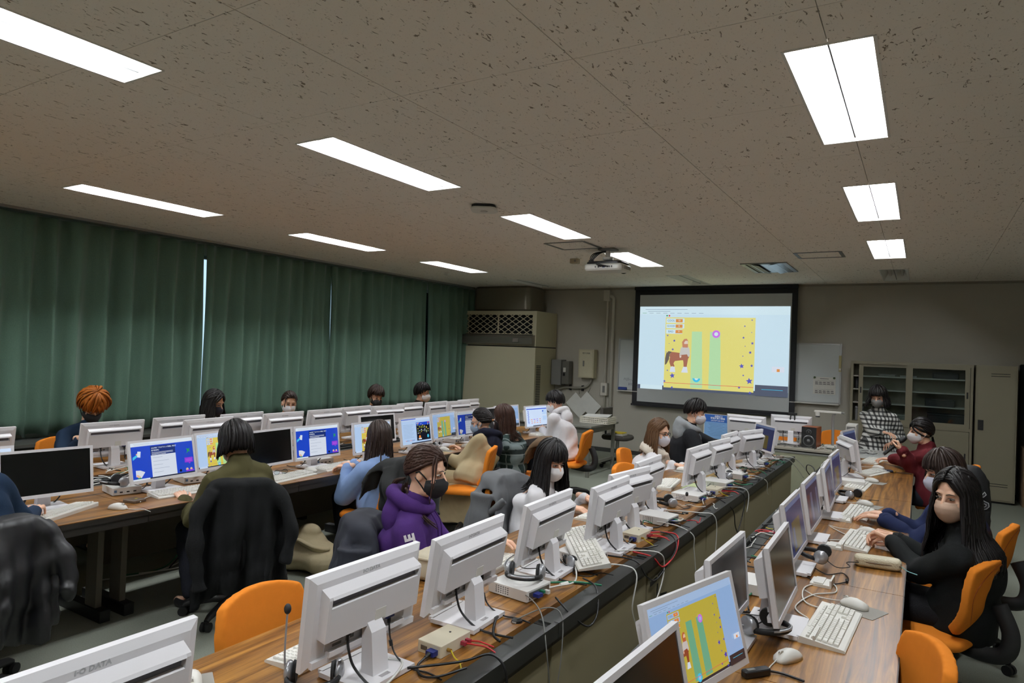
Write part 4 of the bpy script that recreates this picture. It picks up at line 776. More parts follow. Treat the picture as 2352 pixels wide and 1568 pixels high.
m.build('cables', CBLK, t, smooth=True)
# teacher-desk cable tangle
rnd = random.Random(11)
def tangle(label, x0, x1, y0, y1, z, n, cols, seed, L_=.5):
    r_ = random.Random(seed); m = MB(); t = None
    for i in range(n):
        m.mi = r_.randrange(len(cols)); x, y = r_.uniform(x0, x1), r_.uniform(y0, y1); a = r_.uniform(0, 6.28); P = []
        for k in range(6):
            P.append((min(max(x, x0), x1), min(max(y, y0), y1), z+.005+r_.uniform(0, .028))); a += r_.uniform(-1.1, 1.1); x += math.cos(a)*L_/6; y += math.sin(a)*L_/5
        m.tube(spline(P, 3), r_.choice((.0025,.003,.0038)), 5)
    o = m.build('cable_tangle', cols, smooth=True); o['kind'] = 'stuff'; return tag(o, label, 'cables')
tangle('tangle of black cables across the front of the teacher desk', -1.75, -1.05, 8.60, 8.75, .70, 14, [CBLK, CBLK, CGRY], 2); tangle('tangle of green and white cables at the foot of the document camera', -1.02, -.86, 8.62, 9.1, .70, 14, [CGRN, CWHT, CBLK], 3); tangle('loose dark leads on the pale side desk', -.70, -.40, 8.45, 8.85, .70, 7, [CBLK, CBLK, CWHT], 4)
# ------------------------------------------------------------------ keyboards, mice, small computers, headsets, cables
KW = mat('keyboard_white', (224,222,214), rough=.5, var=.015); KEY = mat('key_white', (230,228,220), rough=.5, var=.01); KGAP = mat('key_gap', (176,174,168), rough=.7)
KROWS = []
def krow(y, h, ws, x=0, gap=.0):
    for wd in ws:
        if wd > 0: KROWS.append((x+wd/2, y, wd-.0022, h-.0022))
        x += abs(wd)
u = .0185
krow(.118, .013, [.016,-.012]+[.0175]*4+[-.008]+[.0175]*4+[-.008]+[.0175]*4+[-.006]+[.016]*3+[-.006]+[.016]*4)
for k, y in enumerate((.098,.0795,.061,.0425,.024)):
    base = {0: [u]*13+[u*2], 1: [u*1.5]+[u]*12+[u*1.5], 2: [u*1.8]+[u]*11+[u*2.2], 3: [u*2.3]+[u]*10+[u*2.7], 4: [u*1.3,u,u*1.3,u*1.2,u*4.5,u*1.2,u,u,u,u*1.5]}[k]
    x = sum(base); krow(y, u, base); krow(y, u, [.017]*3 if k in (0,1) else ([-.017,.017,-.017] if k == 3 else ([.017]*3 if k == 4 else [])), x+.008); krow(y, u, [u]*4, x+.008+.051+.008)
KX = max(a+c/2 for a, b, c, d in KROWS)
def kb_base():
    L_, D = KX/2+.012, .077; m = MB()
    prof = [(-D, 0), (-D, .006), (-D+.006, .010), (D-.004, .024), (D, .018), (D, .0)]
    m.loft([[Vector((-L_, y, z)) for y, z in prof], [Vector((L_, y, z)) for y, z in prof]]); m.rbox((0, D-.012, .018), (.2, .012, .014), .004)
    return m.mesh('case', KW)
KBASE = kb_base()
kz = lambda y: .0115+(y+.077)*.0925
def keymesh(wd, h):
    m = MB(); m.loft([[Vector((a*wd/2*s, b*h/2*s, z)) for a, b in ((-1,-1),(1,-1),(1,1),(-1,1))] for s, z in ((1,-.002),(.98,.003),(.82,.0068))]); return m
KM = {}
m = MB()
for x, y, wd, h in KROWS:
    q = keymesh(wd, h); m.add([Vector(v)+Vector((x-KX/2, y-.068, kz(y-.068))) for v in q.v], q.f)
KALL = m.mesh('keys', KEY)
def keyboard(x, y, yaw, label, single=False, z=DZ, tilt=0, roll=0, group=None):
    t = thing('keyboard', label, 'keyboard', (x, y, z), 0, group); t.rotation_euler = (tilt, roll, math.radians(yaw)); obj('case', KBASE, t)
    if single:
        for kx, ky, wd, h in KROWS:
            key = (round(wd, 4), round(h, 4))
            if key not in KM: KM[key] = keymesh(wd, h).mesh('key', KEY)
            obj('key', KM[key], t, (kx-KX/2, ky-.068, kz(ky-.068)), (math.atan(.0925), 0, 0))
    else: o = obj('keys', KALL, t); o['kind'] = 'stuff'
    return t
# yaw: +90 = used from the -x side (middle row), -90... seat side direction
gD = 'keyboards on the right-hand row'; gB = 'keyboards on the second row from the windows'; gC = 'keyboards on the middle row'
keyboard(-.268, 2.86, 90-3, 'nearest full white keyboard on the right-hand row, beside a mouse on a grey pad', True, group=gD)
keyboard(-.285, 4.32, 90-4, 'white keyboard under the clasped hands of the person in black', group=gD); keyboard(-.345, 5.13, 90-3, 'white keyboard under the navy sleeves on the right-hand row', group=gD)
keyboard(-.425, 6.27, 90-4, 'white keyboard with free desk in front, beside a mouse with pad, right-hand row', group=gD); keyboard(-.37, 7.13, 90-18, 'white keyboard turned askew beside the navy pouch', group=gD); keyboard(-.415, 7.98, 90-8, 'white keyboard next to the hand of the maroon-clad person', group=gD)
keyboard(-4.12, 1.93, -90+28, 'white keyboard in front of the black monitor, beside the navy-clad person', group=gB); keyboard(-4.12, 2.70, -90-4+180, 'white keyboard in front of the first blue form monitor', group=gB); keyboard(-4.02, 3.46, -90+188, 'white keyboard in front of the black monitor, right of the olive-clad person', group=gB); keyboard(-4.09, 4.02, -90+186, 'white keyboard in front of the second blue form monitor', group=gB)
keyboard(-3.99, 5.95, 90, 'white keyboard in front of the coat wearer', group=gB); keyboard(-3.98, 7.3, 95, 'white keyboard below the code-block monitor', group=gB)
keyboard(-1.68, 1.66, -90+2, 'white keyboard showing past the left edge of the second nearest middle-row monitor', group=gC); keyboard(-1.70, 2.62, -88, 'white keyboard behind the third monitor of the middle row', group=gC)
keyboard(-1.385, 3.01, -51, 'white keyboard lying tilted on a small computer and headset, middle row', True, DZ+.062, math.radians(6), math.radians(8), group=gC); keyboard(-1.70, 5.20, -82, 'white keyboard left of the seventh monitor, near the scarf wearer', group=gC); keyboard(-1.72, 3.95, -90, 'white keyboard under the hands of the person in white with a fringe', group=gC)
MPAD = mat('mouse_pad_grey', (150,146,138), rough=.8)
def mouse_mesh():
    m = MB(); P = [(-.055,.006,.010),(-.048,.024,.022),(-.03,.029,.030),(-.005,.0305,.036),(.02,.030,.034),(.042,.026,.024),(.054,.016,.013),(.057,.004,.008)]; rings = []
    for y, wd, h in P: rings.append([Vector((wd*math.cos(a)*(1 if math.sin(a) > 0 else 1), y, max(0, h*math.sin(a)**.8 if math.sin(a) > 0 else 0)+.001)) for a in [PI*k/8 for k in range(9)]]+[Vector((0, y, 0))])
    m.loft(rings); return m.mesh('shell', KW, smooth=True)
MSH = mouse_mesh(); MWHEEL = MB().cyl((-.004,.034,.028), (.004,.034,.028), .009, n=12).mesh('wheel', LABELM); MCAB = None
def mouse(x, y, yaw, label, pad=None, cable=None):
    if pad: q = thing('mouse_pad', pad, 'mouse pad', (x+.02, y-.02, DZ), math.radians(yaw)); MB().rbox((0,0,.001), (.14,.17,.002), .004).build('pad', MPAD, q)
    t = thing('computer_mouse', label, 'mouse', (x, y, DZ+(.003 if pad else 0)), math.radians(yaw), 'white computer mice'); obj('shell', MSH, t); obj('wheel', MWHEEL, t); MB().bb((-.0006,.02,.0338),(.0006,.045,.0305)).build('button_gap', LABELD, t)
    c = cable or [(0,.056,.008),(-.01,.09,.003),(-.03,.15,.003),(.0,.22,.003)]; MB().tube(spline(c, 5), .0022, 5).build('mouse_cable', CWHT, t, smooth=True)
mouse(-.365, 2.47, 150, 'large white mouse lying on bare wood near the bottom edge, right-hand row'); mouse(-.215, 3.16, 68, 'white mouse on a grey pad beside the nearest full keyboard', 'grey mouse pad beside the nearest full keyboard'); mouse(-.255, 4.60, 80, 'white mouse beside the clasped hands of the person in black'); mouse(-.325, 5.48, 78, 'white mouse beside the navy sleeves', 'grey mouse pad beside the navy sleeves'); mouse(-.345, 6.60, 78, 'white mouse on a pad beyond the free desk, right-hand row', 'dark-edged mouse pad beyond the free desk, right-hand row'); mouse(-.34, 7.5, 70, 'white mouse beside the navy pouch'); mouse(-.26, 8.12, 80, 'white mouse just beyond the hand of the maroon-clad person')
mouse(-4.00, 2.19, -70, 'white mouse beside the nearest keyboard on the second row from the windows'); mouse(-4.16, 3.10, 90, 'white mouse by the left elbow of the olive-clad person'); mouse(-4.10, 3.735, 100, 'white mouse beside the second blue form monitor', 'grey mouse pad beside the second blue form monitor'); mouse(-4.03, 5.38, 92, 'white mouse on a pad left of the coat wearer', 'pale mouse pad left of the coat wearer')
mouse(-1.80, 1.22, -120, 'white mouse cut by the bottom edge, middle row', 'pale grey mouse pad at the bottom edge, middle row'); mouse(-1.80, 5.95, -90, 'white mouse under the hand of the scarf wearer', 'white mouse pad under the hand of the scarf wearer')
# small white computers
PCW = mat('mini_pc_white', (224,222,218), rough=.45, var=.02); PCC = mat('adapter_cream', (216,208,184), rough=.45, var=.02); PORT = mat('port_metal', (120,118,112), rough=.35, metal=.7); BADGE = mat('badge_blue', (96,130,170), rough=.4)
def mini_pc(x, y, yaw, label, front=True, z=DZ, ht=.045):
    t = thing('mini_computer', label, 'computer', (x, y, z), math.radians(yaw), 'small white computers'); wd, dp = .085, .1
    MB().rbox((0,0,ht/2+.003), (2*wd,2*dp,ht), .004).build('case', PCW, t); m = MB()
    for s in (-1, 1):
        for q in (-1, 1): m.box((s*.07,q*.085,.002), (.012,.012,.004))
    m.build('feet', BLK, t); m = MB()
    for k in range(3): m.bb((-.045+.04*k, -dp-.001, .016), (-.028+.04*k, -dp+.001, .024))
    g = m.build('front_ports', BLK, t); g['kind'] = 'stuff'; MB().bb((-.078,-dp-.001,.02), (-.062,-dp,.036)).build('badge', BADGE, t)
    b = MB(); b.bb((-.07, dp, .012), (.07, dp+.003, .04)); b.build('rear_plate', PORT, t); MB().box((.03, dp+.015, .026), (.032,.03,.014)).build('video_plug', VGA, t); MB().box((-.04, dp+.012, .02), (.016,.024,.014)).build('white_plug', CWHT, t); MB().box((-.005, dp+.012, .03), (.012,.024,.01)).build('green_plug', CGRN, t)
    m = MB()
    for i in range(6):
        for j in range(4): m.bb((wd-.0005, -.06+.012*i, .012+.008*j), (wd+.0006, -.054+.012*i, .016+.008*j))
    g = m.build('side_vents', LABELD, t); g['kind'] = 'stuff'; return t
for x, y, a, lb in ((-4.42,2.44,80,'small white computer with a headset on top, second row from the windows'),(-4.43,2.93,80,'small white computer behind the stand of the first blue form monitor'),(-4.36,4.05,84,'small white computer behind the second blue form monitor'),(-4.33,5.95,84,'small white computer between the pale game and dim form monitors'),
    (-1.42,2.46,-96,'small white computer with a headset on top, behind the third middle-row monitor'),(-1.40,3.02,-95,'small white computer beneath the tilted keyboard, middle row'),(-1.36,4.02,-95,'small white computer in front of the sixth monitor, middle row'),(-1.40,4.80,-95,'white computer with a headset beside it, at the seventh middle-row monitor'),(-1.37,5.45,-95,'small white computer below the eighth and ninth middle-row monitors'),(-1.36,5.95,-95,'small white computer behind the tenth middle-row monitor'),(-1.36,6.85,-95,'small white computer with a headset, far end of the middle row'),
    (-.60,3.12,92,'small white computer standing between two black monitors, right-hand row'),(-.62,5.1,92,'small white computer behind the navy-sleeved person monitor'),(-.48,6.30,95,'small white computer beside the turned monitor, right-hand row'),(-5.30,2.55,-84,'small white computer left of the orange-haired person monitor'),(-5.22,3.04,-84,'small white computer right of the orange-haired person monitor stand'),(-5.12,4.66,-84,'small white computer with a headset on top, window row')): mini_pc(x, y, a, lb)
# cream signal boxes
def signal_box(x, y, yaw, label):
    t = thing('signal_splitter', label, 'splitter', (x, y, DZ), math.radians(yaw)); MB().rbox((0,0,.02), (.1,.16,.04), .004).build('case', PCC, t); MB().bb((-.035,-.0815,.012), (-.008,-.08,.026)).build('video_socket', PORT, t); MB().box((.022,-.092,.018), (.032,.026,.016)).build('blue_plug', VGA, t); MB().cyl((.022,-.105,.018),(.022,-.125,.014),.008,.005).build('plug_collar', CBLK, t)
    for k in range(2): MB().box((.06, .03+.025*k, .018), (.02,.012,.012)).build('red_plug', mat('clear_red', (150,40,60), rough=.2), t)
    MB().cyl((.05,-.045,.02),(.065,-.045,.02),.006).build('brass_jack', mat('brass', (176,140,70), rough=.35, metal=.8), t); MB().cyl((.0,.03,.04),(.0,.03,.0415),.004).build('screw', BLK, t)
    m = MB(); m.tube(spline([(.07,.035,.018),(.1,.04,.02),(.14,.05,.02),(.17,.06,.006)], 4), .003, 5); m.tube(spline([(.07,.06,.018),(.1,.07,.02),(.15,.08,.012)], 4), .003, 5); m.build('red_leads', CRED, t)
    MB().tube(spline([(.065,-.045,.02),(.09,-.06,.012),(.12,-.07,.006),(.15,-.1,.004)], 4), .0025, 5).build('yellow_lead', CYEL, t); MB().tube(spline([(.022,-.125,.014),(.03,-.17,.006),(.08,-.21,.006),(.13,-.19,.01),(.17,-.1,.015)], 5), .004, 6).build('video_cable', CBLK, t); return t
signal_box(-1.36, 1.86, -2, 'cream signal box with blue plug nearest the viewer on the middle row'); signal_box(-1.33, 3.58, -4, 'cream signal box beside the fifth monitor of the middle row'); signal_box(-1.32, 5.17, -4, 'cream signal box between the seventh and eighth middle-row monitors'); signal_box(-.64, 4.2, 176, 'cream signal box behind the monitors of the right-hand row')
# headsets
HSV = mat('headset_silver', (176,178,182), rough=.28, metal=.5, var=.05); PADB = mat('ear_pad_black', (20,20,21), rough=.7)
def headset(x, y, yaw, label, z=DZ, mic=True, up=False):
    t = thing('headset', label, 'headset', (x, y, z), math.radians(yaw), 'headsets on the desks'); P = [(.075*math.cos(a), .02+.085*math.sin(a), .02+.012*math.sin(a)) for a in [PI*k/12 for k in range(13)]]
    MB().tube(P, .007, 6, flat=1.6).build('headband', PADB, t, smooth=True); MB().tube([(p[0]*1.03, p[1]+.004, p[2]+.004) for p in P[3:10]], .005, 6).build('band_trim', HSV, t, smooth=True)
    for s in (-1, 1):
        c = Vector((s*.072, -.005, .030)); e = MB().ell((0,0,0), (.017,.034,.034)).build('ear_cup', HSV, t, smooth=True, loc=c); MB().tube([(-s*.012,0,0),(-s*.022,0,0)], [.034,.030], 16).tube([(-s*.0222,0,0),(-s*.0225,0,0)], [.02,.016], 12).build('ear_pad', PADB, e, auto=40)
    if mic:
        if up: P = [(.085,-.01,.03),(.09,-.02,.08),(.09,-.03,.16),(.088,-.028,.2)]
        else: P = [(.085,-.01,.03),(.1,-.05,.03),(.09,-.1,.045),(.06,-.13,.06)]
        b = MB().tube(spline(P, 4), .003, 6).build('mic_boom', HSV, t, smooth=True); MB().ell(Vector(P[-1])+Vector((0,0,.008)), (.011,.011,.016)).build('mic_foam', PADB, b, smooth=True)
    MB().tube(spline([(-.075,-.035,.02),(-.1,-.08,.004),(-.05,-.13,.004),(.02,-.11,.004),(.06,-.16,.004)], 5), .0022, 5).build('lead', CBLK, t); return t
headset(-1.53, 1.44, 220, 'headset with upright microphone in front of the nearest middle-row monitors', up=True); headset(-1.42, 2.50, 200, 'headset lying on the small computer behind the third middle-row monitor', DZ+.05); headset(-1.35, 2.93, 60, 'silver headset squeezed under the tilted keyboard', DZ, False); headset(-1.45, 4.52, 120, 'black headset beside the white computer at the seventh middle-row monitor'); headset(-1.38, 5.86, 100, 'headset among cables at the far part of the middle row'); headset(-1.36, 6.92, 90, 'headset with upright microphone at the far end of the middle row', DZ+.05, up=True)
headset(-.48, 2.60, 250, 'black and silver headset piled at the foot of the black monitor, right-hand row', DZ+.03); headset(-.40, 3.66, 90, 'silver headset beside the bluish monitor, right-hand row', DZ+.04, False); headset(-.42, 5.72, 70, 'dark headset with silver cup beyond the navy sleeves', DZ, False); headset(-4.42, 2.42, 170, 'headset on the small computer beside the black monitor, second row', DZ+.05); headset(-4.10, 5.22, 60, 'black and silver headset standing beside the document monitor', DZ+.03); headset(-5.10, 4.62, 60, 'white and dark headset on a small computer, window row', DZ+.05)
# white docking brackets and odd bits on the right-hand row
def bracket(x, y, yaw, label):
    t = thing('tablet_stand', label, 'stand', (x, y, DZ), math.radians(yaw)); m = MB(); m.bb((-.055,-.045,0), (.055,.045,.012)); m.build('base', PL, t); MB().bb((-.055,-.045,.012), (.055,-.037,.035)).build('lip', PL, t); MB().bb((-.05,-.01,.012), (.05,.03,.018)).build('raised_pad', PL, t)
for x, y, lb in ((-.345,2.70,'white stand in front of the black monitor nearest the full keyboard'),(-.365,3.40,'white stand right of the silver headset, right-hand row'),(-.385,4.12,'white stand by the purplish monitor, right-hand row'),(-.40,4.86,'white stand by the edge-on monitor, right-hand row')): bracket(x, y, 88, lb)
t = thing('pencil_case', 'long cream quilted pencil case at the desk edge before the person in black', 'pencil case', (-.165, 3.85, DZ), math.radians(8)); me = blob(MB().rbox((0,0,.028), (.21,.085,.052), .03, None, 5), .004, 6); PCS = mat('pouch_cream', (206,196,168), rough=.5, bump=.8, bscale=120); obj('body', setmats(me, PCS), t); MB().tube(spline([(-.1,-.035,.03),(0,-.0445,.03),(.1,-.035,.03)], 5), .003, 5).build('zip', mat('zip_brown', (110,90,70)), t); MB().tube(spline([(.1,-.035,.03),(.125,-.045,.015),(.165,-.05,.006)], 4), .004, 5, flat=.4).build('ribbon', mat('ribbon_teal', (130,190,190)), t)
t = thing('glasses_pouch', 'navy pouch with strap lying beyond the askew keyboard, right-hand row', 'pouch', (-.30, 7.32, DZ), .3); obj('body', setmats(blob(MB().rbox((0,0,.012), (.19,.07,.02), .02), .004, 4), mat('navy_cloth', (26,30,48), rough=.8)), t); MB().tube(spline([(.09,0,.01),(.15,-.02,.006),(.24,-.05,.006)], 4), .006, 6, flat=.4).build('strap', MATS['navy_cloth'], t); MB().ell((.1,-.03,.012), (.012,.008,.01)).build('charm', MATS['brass'], t)
t = thing('hard_drive', 'small dark hard-drive shaped case near the desk edge, left of the picture', 'drive', (-4.11, 2.35, DZ), .2); MB().rbox((0,0,.008), (.1,.085,.016), .006).build('case', mat('drive_brown', (96,80,66), rough=.4), t); MB().cyl((.0,.01,.0162),(.0,.01,.0168),.008).build('sticker', CYEL, t); MB().bb((-.052,-.03,.003), (-.05,.03,.012)).build('connector', BLK, t)
t = thing('eyeglasses', 'thin-rimmed glasses left on the keyboard beside the olive-clad person', 'glasses', (-4.07, 3.42, DZ+.035), 1.4); m = MB()
for s in (-1, 1): m.tube([(s*.032+.024*math.cos(a), 0, .018*math.sin(a)+.01) for a in [2*PI*k/14 for k in range(15)]], .0014, 5); m.tube([(s*.058,0,.014),(s*.064,.06,.01),(s*.06,.12,-.004)], .0014, 5)
m.tube([(-.008,0,.014),(.008,0,.014)], .0014, 5); m.build('frame', BLK, t)
m = MB()
for s in (-1, 1): m.tube([(s*.032,.0003,.01),(s*.032,-.0003,.01)], .02, 14)
m.build('lenses', CBG, t)
t = thing('folded_cushion', 'cream knitted cushion on the middle row desk before the purple hoodie wearer', 'cushion', (-1.81, 2.47, DZ), .15); obj('body', setmats(blob(MB().rbox((0,0,.06), (.2,.34,.11), .05, None, 5), .007, 8, fold=.002, fscale=2), mat('cushion_cream', (196,186,162), rough=.9, bump=.6, bscale=300)), t); MB().tube(spline([(-.08,-.16,.1),(.0,-.175,.105),(.09,-.15,.1)], 4), .006, 6).build('seam', MATS['cushion_cream'], t)
for i, (x, y) in enumerate(((-1.27,2.19),(-1.29,4.35),(-1.30,5.48),(-1.29,7.66))):
    t = thing('desk_grommet', 'round black grommet in the wood, %s along the middle row' % ORD[i], 'grommet', (x, y, DZ)); MB().cyl((0,0,-.002),(0,0,.008),.022,.02,18).build('cap', BLK, t, auto=40); MB().bb((-.008,-.0225,.001),(.008,-.019,.006)).build('notch', KGAP, t)
t = thing('green_note', 'pale green sheet of notes lying under the eighth middle-row monitor', 'paper', (-1.47, 5.28, DZ)); MB().sheet(lambda u, v: (-.1+.2*u, -.14+.28*v, .004+.002*math.sin(5*u)), 5, 5, .001).build('sheet', mat('note_green', (196,210,160), rough=.8), t)
# cables hanging over the back edge of the middle row
def cable(label, pts, m_, r=.004, extra=None, name='cable'):
    t = thing(name, label, 'cable', pts[0]); o0 = Vector(pts[0]); MB().tube([p-o0 for p in spline(pts, 8)], r, 6).build('sheath', m_, t, smooth=True)
    if extra: MB().cyl(Vector(extra[0])-o0, Vector(extra[1])-o0, r*2.2, n=8).build('plug', m_, t, auto=40)
    return t
xe = -1.115
cable('white cable looping below the desk edge behind the tilted keyboard', [(-1.3,2.9,.74),(-1.18,3.0,.735),(xe,3.02,.70),(xe,2.98,.55),(xe,3.1,.43),(xe,3.32,.50),(xe,3.42,.62),(-1.13,3.36,.72),(-1.3,3.2,.735)], CWHT, .0036, ((-1.3,2.9,.74),(-1.35,2.88,.74)))
cable('black cable drooping over the edge beside the tape marks', [(-1.3,3.1,.735),(-1.16,3.12,.73),(xe,3.15,.66),(xe,3.3,.60),(xe,3.5,.64),(xe,3.62,.70),(-1.2,3.7,.735),(-1.4,3.62,.735)], CBLK, .004)
cable('white cable hanging in a long loop in front of the beige panels', [(-1.4,4.25,.735),(-1.2,4.32,.735),(xe,4.42,.70),(xe,4.46,.5),(xe,4.40,.36),(xe,4.22,.30),(xe,4.05,.40),(xe,3.96,.6),(xe,3.93,.69),(-1.2,3.9,.735),(-1.33,3.92,.735)], CWHT, .0034)
cable('black cable pair hanging in a twisted loop, middle of the panels', [(-1.3,5.2,.735),(-1.16,5.25,.73),(xe,5.27,.68),(xe,5.2,.55),(xe-.005,5.06,.42),(xe,5.1,.27),(xe,5.24,.20),(xe,5.2,.36),(xe,5.0,.52),(xe,4.9,.66),(-1.2,4.85,.735)], CBLK, .004)
cable('white cable stub with tail by the seventh monitor, over the edge', [(-1.3,5.3,.735),(-1.16,5.36,.74),(xe,5.4,.69),(xe,5.36,.56)], CWHT, .0036); cable('thin white leads over the edge below the ninth monitor', [(-1.35,5.9,.735),(-1.2,6.02,.735),(xe,6.1,.69),(xe,6.14,.60),(xe,6.2,.56)], CWHT, .003); cable('white cable drooping off the far end of the middle row', [(-1.3,7.4,.735),(-1.15,7.5,.735),(-1.08,7.7,.66),(-1.0,7.9,.5),(-.98,7.8,.44)], CWHT, .0034); cable('second white cable drooping off the far end of the middle row', [(-1.35,7.2,.735),(-1.15,7.3,.735),(-1.09,7.5,.64),(-1.04,7.72,.5)], CWHT, .003)
cable('black cable drooping over the tray below the third monitor', [(-1.25,2.72,.735),(-1.16,2.66,.73),(xe,2.58,.66),(xe,2.5,.63),(-1.14,2.42,.68),(-1.24,2.44,.735)], CBLK, .004); cable('grey lead arching over the tray by the near grommet', [(-1.27,2.19,.72),(-1.2,2.28,.75),(-1.14,2.3,.73),(xe,2.26,.6),(xe-.01,2.24,.45)], CGRY, .0025); cable('thin pale lead hanging in the near panel gap', [(-1.38,2.4,.735),(-1.28,2.32,.75),(-1.17,2.2,.75),(xe,2.14,.66),(xe,2.18,.5)], CGRY, .0025)
cable('green cable across the tray by the third monitor', [(-1.40,2.5,.74),(-1.34,2.58,.735),(-1.24,2.66,.735),(-1.17,2.74,.715)], CGRN, .0045); cable('black power lead running into the tray at the near end', [(-1.32,1.62,.74),(-1.22,1.76,.735),(-1.16,1.84,.745),(xe,1.86,.70),(xe,1.88,.6),(-1.13,1.95,.55)], CBLK, .0045); cable('red cable bulging over the edge beside the fifth monitor', [(-1.30,3.63,.735),(-1.2,3.72,.735),(-1.14,3.72,.72),(xe,3.6,.66),(xe,3.4,.64),(-1.14,3.3,.71),(-1.22,3.24,.735)], CRED, .0045)
cable('thick black monitor lead bending onto the tray by the near cream box', [(-1.34,2.14,.72),(-1.30,2.10,.75),(-1.26,2.02,.77),(-1.24,1.98,.74),(-1.2,1.96,.735)], CBLK, .005); cable('white adapter lead lying between third and fourth monitors', [(-1.36,2.42,.735),(-1.3,2.55,.735),(-1.26,2.66,.735),(-1.35,2.85,.735)], CWHT, .004, ((-1.29,2.58,.735),(-1.275,2.62,.735)))
cable('white cable running from the second nearest monitor base to the bottom edge', [(-1.45,1.62,.735),(-1.38,1.66,.732),(-1.33,1.58,.735),(-1.30,1.45,.735),(-1.3,1.3,.735)], CWHT, .004)
for i, (y, n) in enumerate(((3.95,7),(4.72,9),(5.35,9),(5.8,10),(6.4,12),(6.95,12))): tangle('tangle of cables and plugs along the tray, %s pile of the middle row' % ORD[i], -1.40, -1.14, y-.22, y+.25, DZ, n, [CBLK, CWHT, CBLK, CGRN, CBLK, CRED if i % 3 == 0 else CGRY], 20+i, .34)
for i, (y, n) in enumerate(((2.8,9),(3.3,9),(4.0,10),(4.7,10),(5.4,10),(6.3,10),(7.2,8))): tangle('tangle of cables behind the monitors, %s pile of the right-hand row' % ORD[i], -.80, -.56, y-.3, y+.3, DZ, n, [CBLK, CWHT, CWHT, CGRN, CYEL if i == 1 else CBLK], 40+i, .4)
for i, (y, n) in enumerate(((2.5,9),(2.95,12),(3.7,8),(4.6,12),(5.4,9),(6.3,8))): tangle('tangle of cables between the window row and second row, %s pile' % ORD[i], -5.14, -4.8, y-.25, y+.3, DZ, n, [CBLK, CWHT, CBLK, CGRN], 60+i, .42)
cable('white cable looping over the black tray behind the black monitor', [(-5.0,2.95,.74),(-4.9,2.8,.74),(-4.78,2.7,.73),(-4.76,2.5,.72),(-4.7,2.3,.72)], CWHT, .004); cable('white lead from the small computer across the wood, second row', [(-4.34,2.5,.73),(-4.26,2.56,.715),(-4.22,2.62,.715),(-4.14,2.44,.715),(-4.05,2.35,.715)], CWHT, .003)
cable('white lead curling in two loops beside the nearest full keyboard', [(-.36,2.9,.715),(-.42,3.0,.715),(-.38,3.2,.715),(-.30,3.3,.715),(-.33,3.42,.715),(-.42,3.3,.715),(-.40,3.1,.715),(-.32,3.05,.715),(-.24,3.1,.715)], CWHT, .003); cable('white lead from behind the monitor to the keyboard of the person in black', [(-.46,4.6,.715),(-.40,4.5,.715),(-.34,4.42,.715)], CWHT, .003); cable('second white lead to the keyboard of the person in black', [(-.47,4.2,.715),(-.42,4.25,.715),(-.35,4.3,.715)], CWHT, .003); cable('black lead with inline control on the wood before the silver headset', [(-.42,3.6,.72),(-.36,3.55,.715),(-.30,3.62,.715),(-.27,3.5,.715),(-.36,3.38,.715),(-.44,3.45,.715)], CBLK, .0028, ((-.275,3.52,.716),(-.27,3.48,.716))); cable('black cable loop standing up behind the far monitors, right-hand row', [(-.78,6.3,.73),(-.82,6.25,.8),(-.80,6.15,.86),(-.74,6.05,.85),(-.7,6.0,.74)], CBLK, .004)
t = thing('usb_hub', 'black cable adapter lying under the yellow game monitor, right-hand row', 'adapter', (-.43, 2.28, DZ), .9); MB().rbox((0,0,.012), (.1,.03,.022), .008).build('body', BLK, t); MB().tube(spline([(.05,0,.01),(.09,-.02,.005),(.12,-.08,.005)], 4), .004, 6).build('lead', CBLK, t); MB().box((-.02,0,.0235), (.03,.012,.002)).build('label', PLD, t)
# bag, bottle and floor cables
BAGM = mat('canvas_beige', (190,176,142), rough=.85, bump=.4, bscale=300)
t = thing('tote_bag', 'beige canvas tote bag slumped on the floor under the second row', 'bag', (-3.93, 3.62, 0), .3); m = MB(); m.ell((0,0,.12), (.24,.17,.125)); m.ell((-.05,.03,.2), (.17,.11,.1)); m.ell((-.03,.02,.28), (.09,.06,.06)); m.ell((.1,-.04,.1), (.16,.14,.1)); m.ell((-.12,.0,.08),(.15,.15,.085)); obj('body', setmats(blob(m, .009, 6, fold=.008, fscale=.8, seed=3), BAGM), t)
m = MB()
for k in range(3): m.tube(spline([(-.14,-.06+.02*k,.24),(-.02,-.13+.02*k,.26-.018*k),(.1,-.14+.015*k,.225-.02*k),(.19,-.06,.2)], 6), .022, 8, flat=.45)
obj('folded_straps', setmats(blob(m, .007, 4), BAGM), t)
t = thing('water_bottle', 'clear plastic bottle with pink cap standing beside the beige tote bag', 'bottle', (-3.80, 3.83, 0)); BOT = glass_mat('clear_plastic', (205,215,215)); prof = [(.034,0),(.036,.012),(.034,.06),(.03,.075),(.034,.09),(.036,.14),(.033,.165),(.024,.19),(.014,.205),(.0135,.222)]
MB().tube([(0,0,z) for r, z in prof], [r for r, z in prof], 20).build('body', BOT, t, smooth=True); MB().tube([(0,0,.215),(0,0,.24)], .0165, 18).build('cap', mat('pink_cap', (226,60,128), rough=.4), t, auto=40); MB().tube([(0,0,.02),(0,0,.05)], .0352, 20, caps=False).build('label', mat('pink_label', (210,40,110), rough=.5), t, smooth=True)
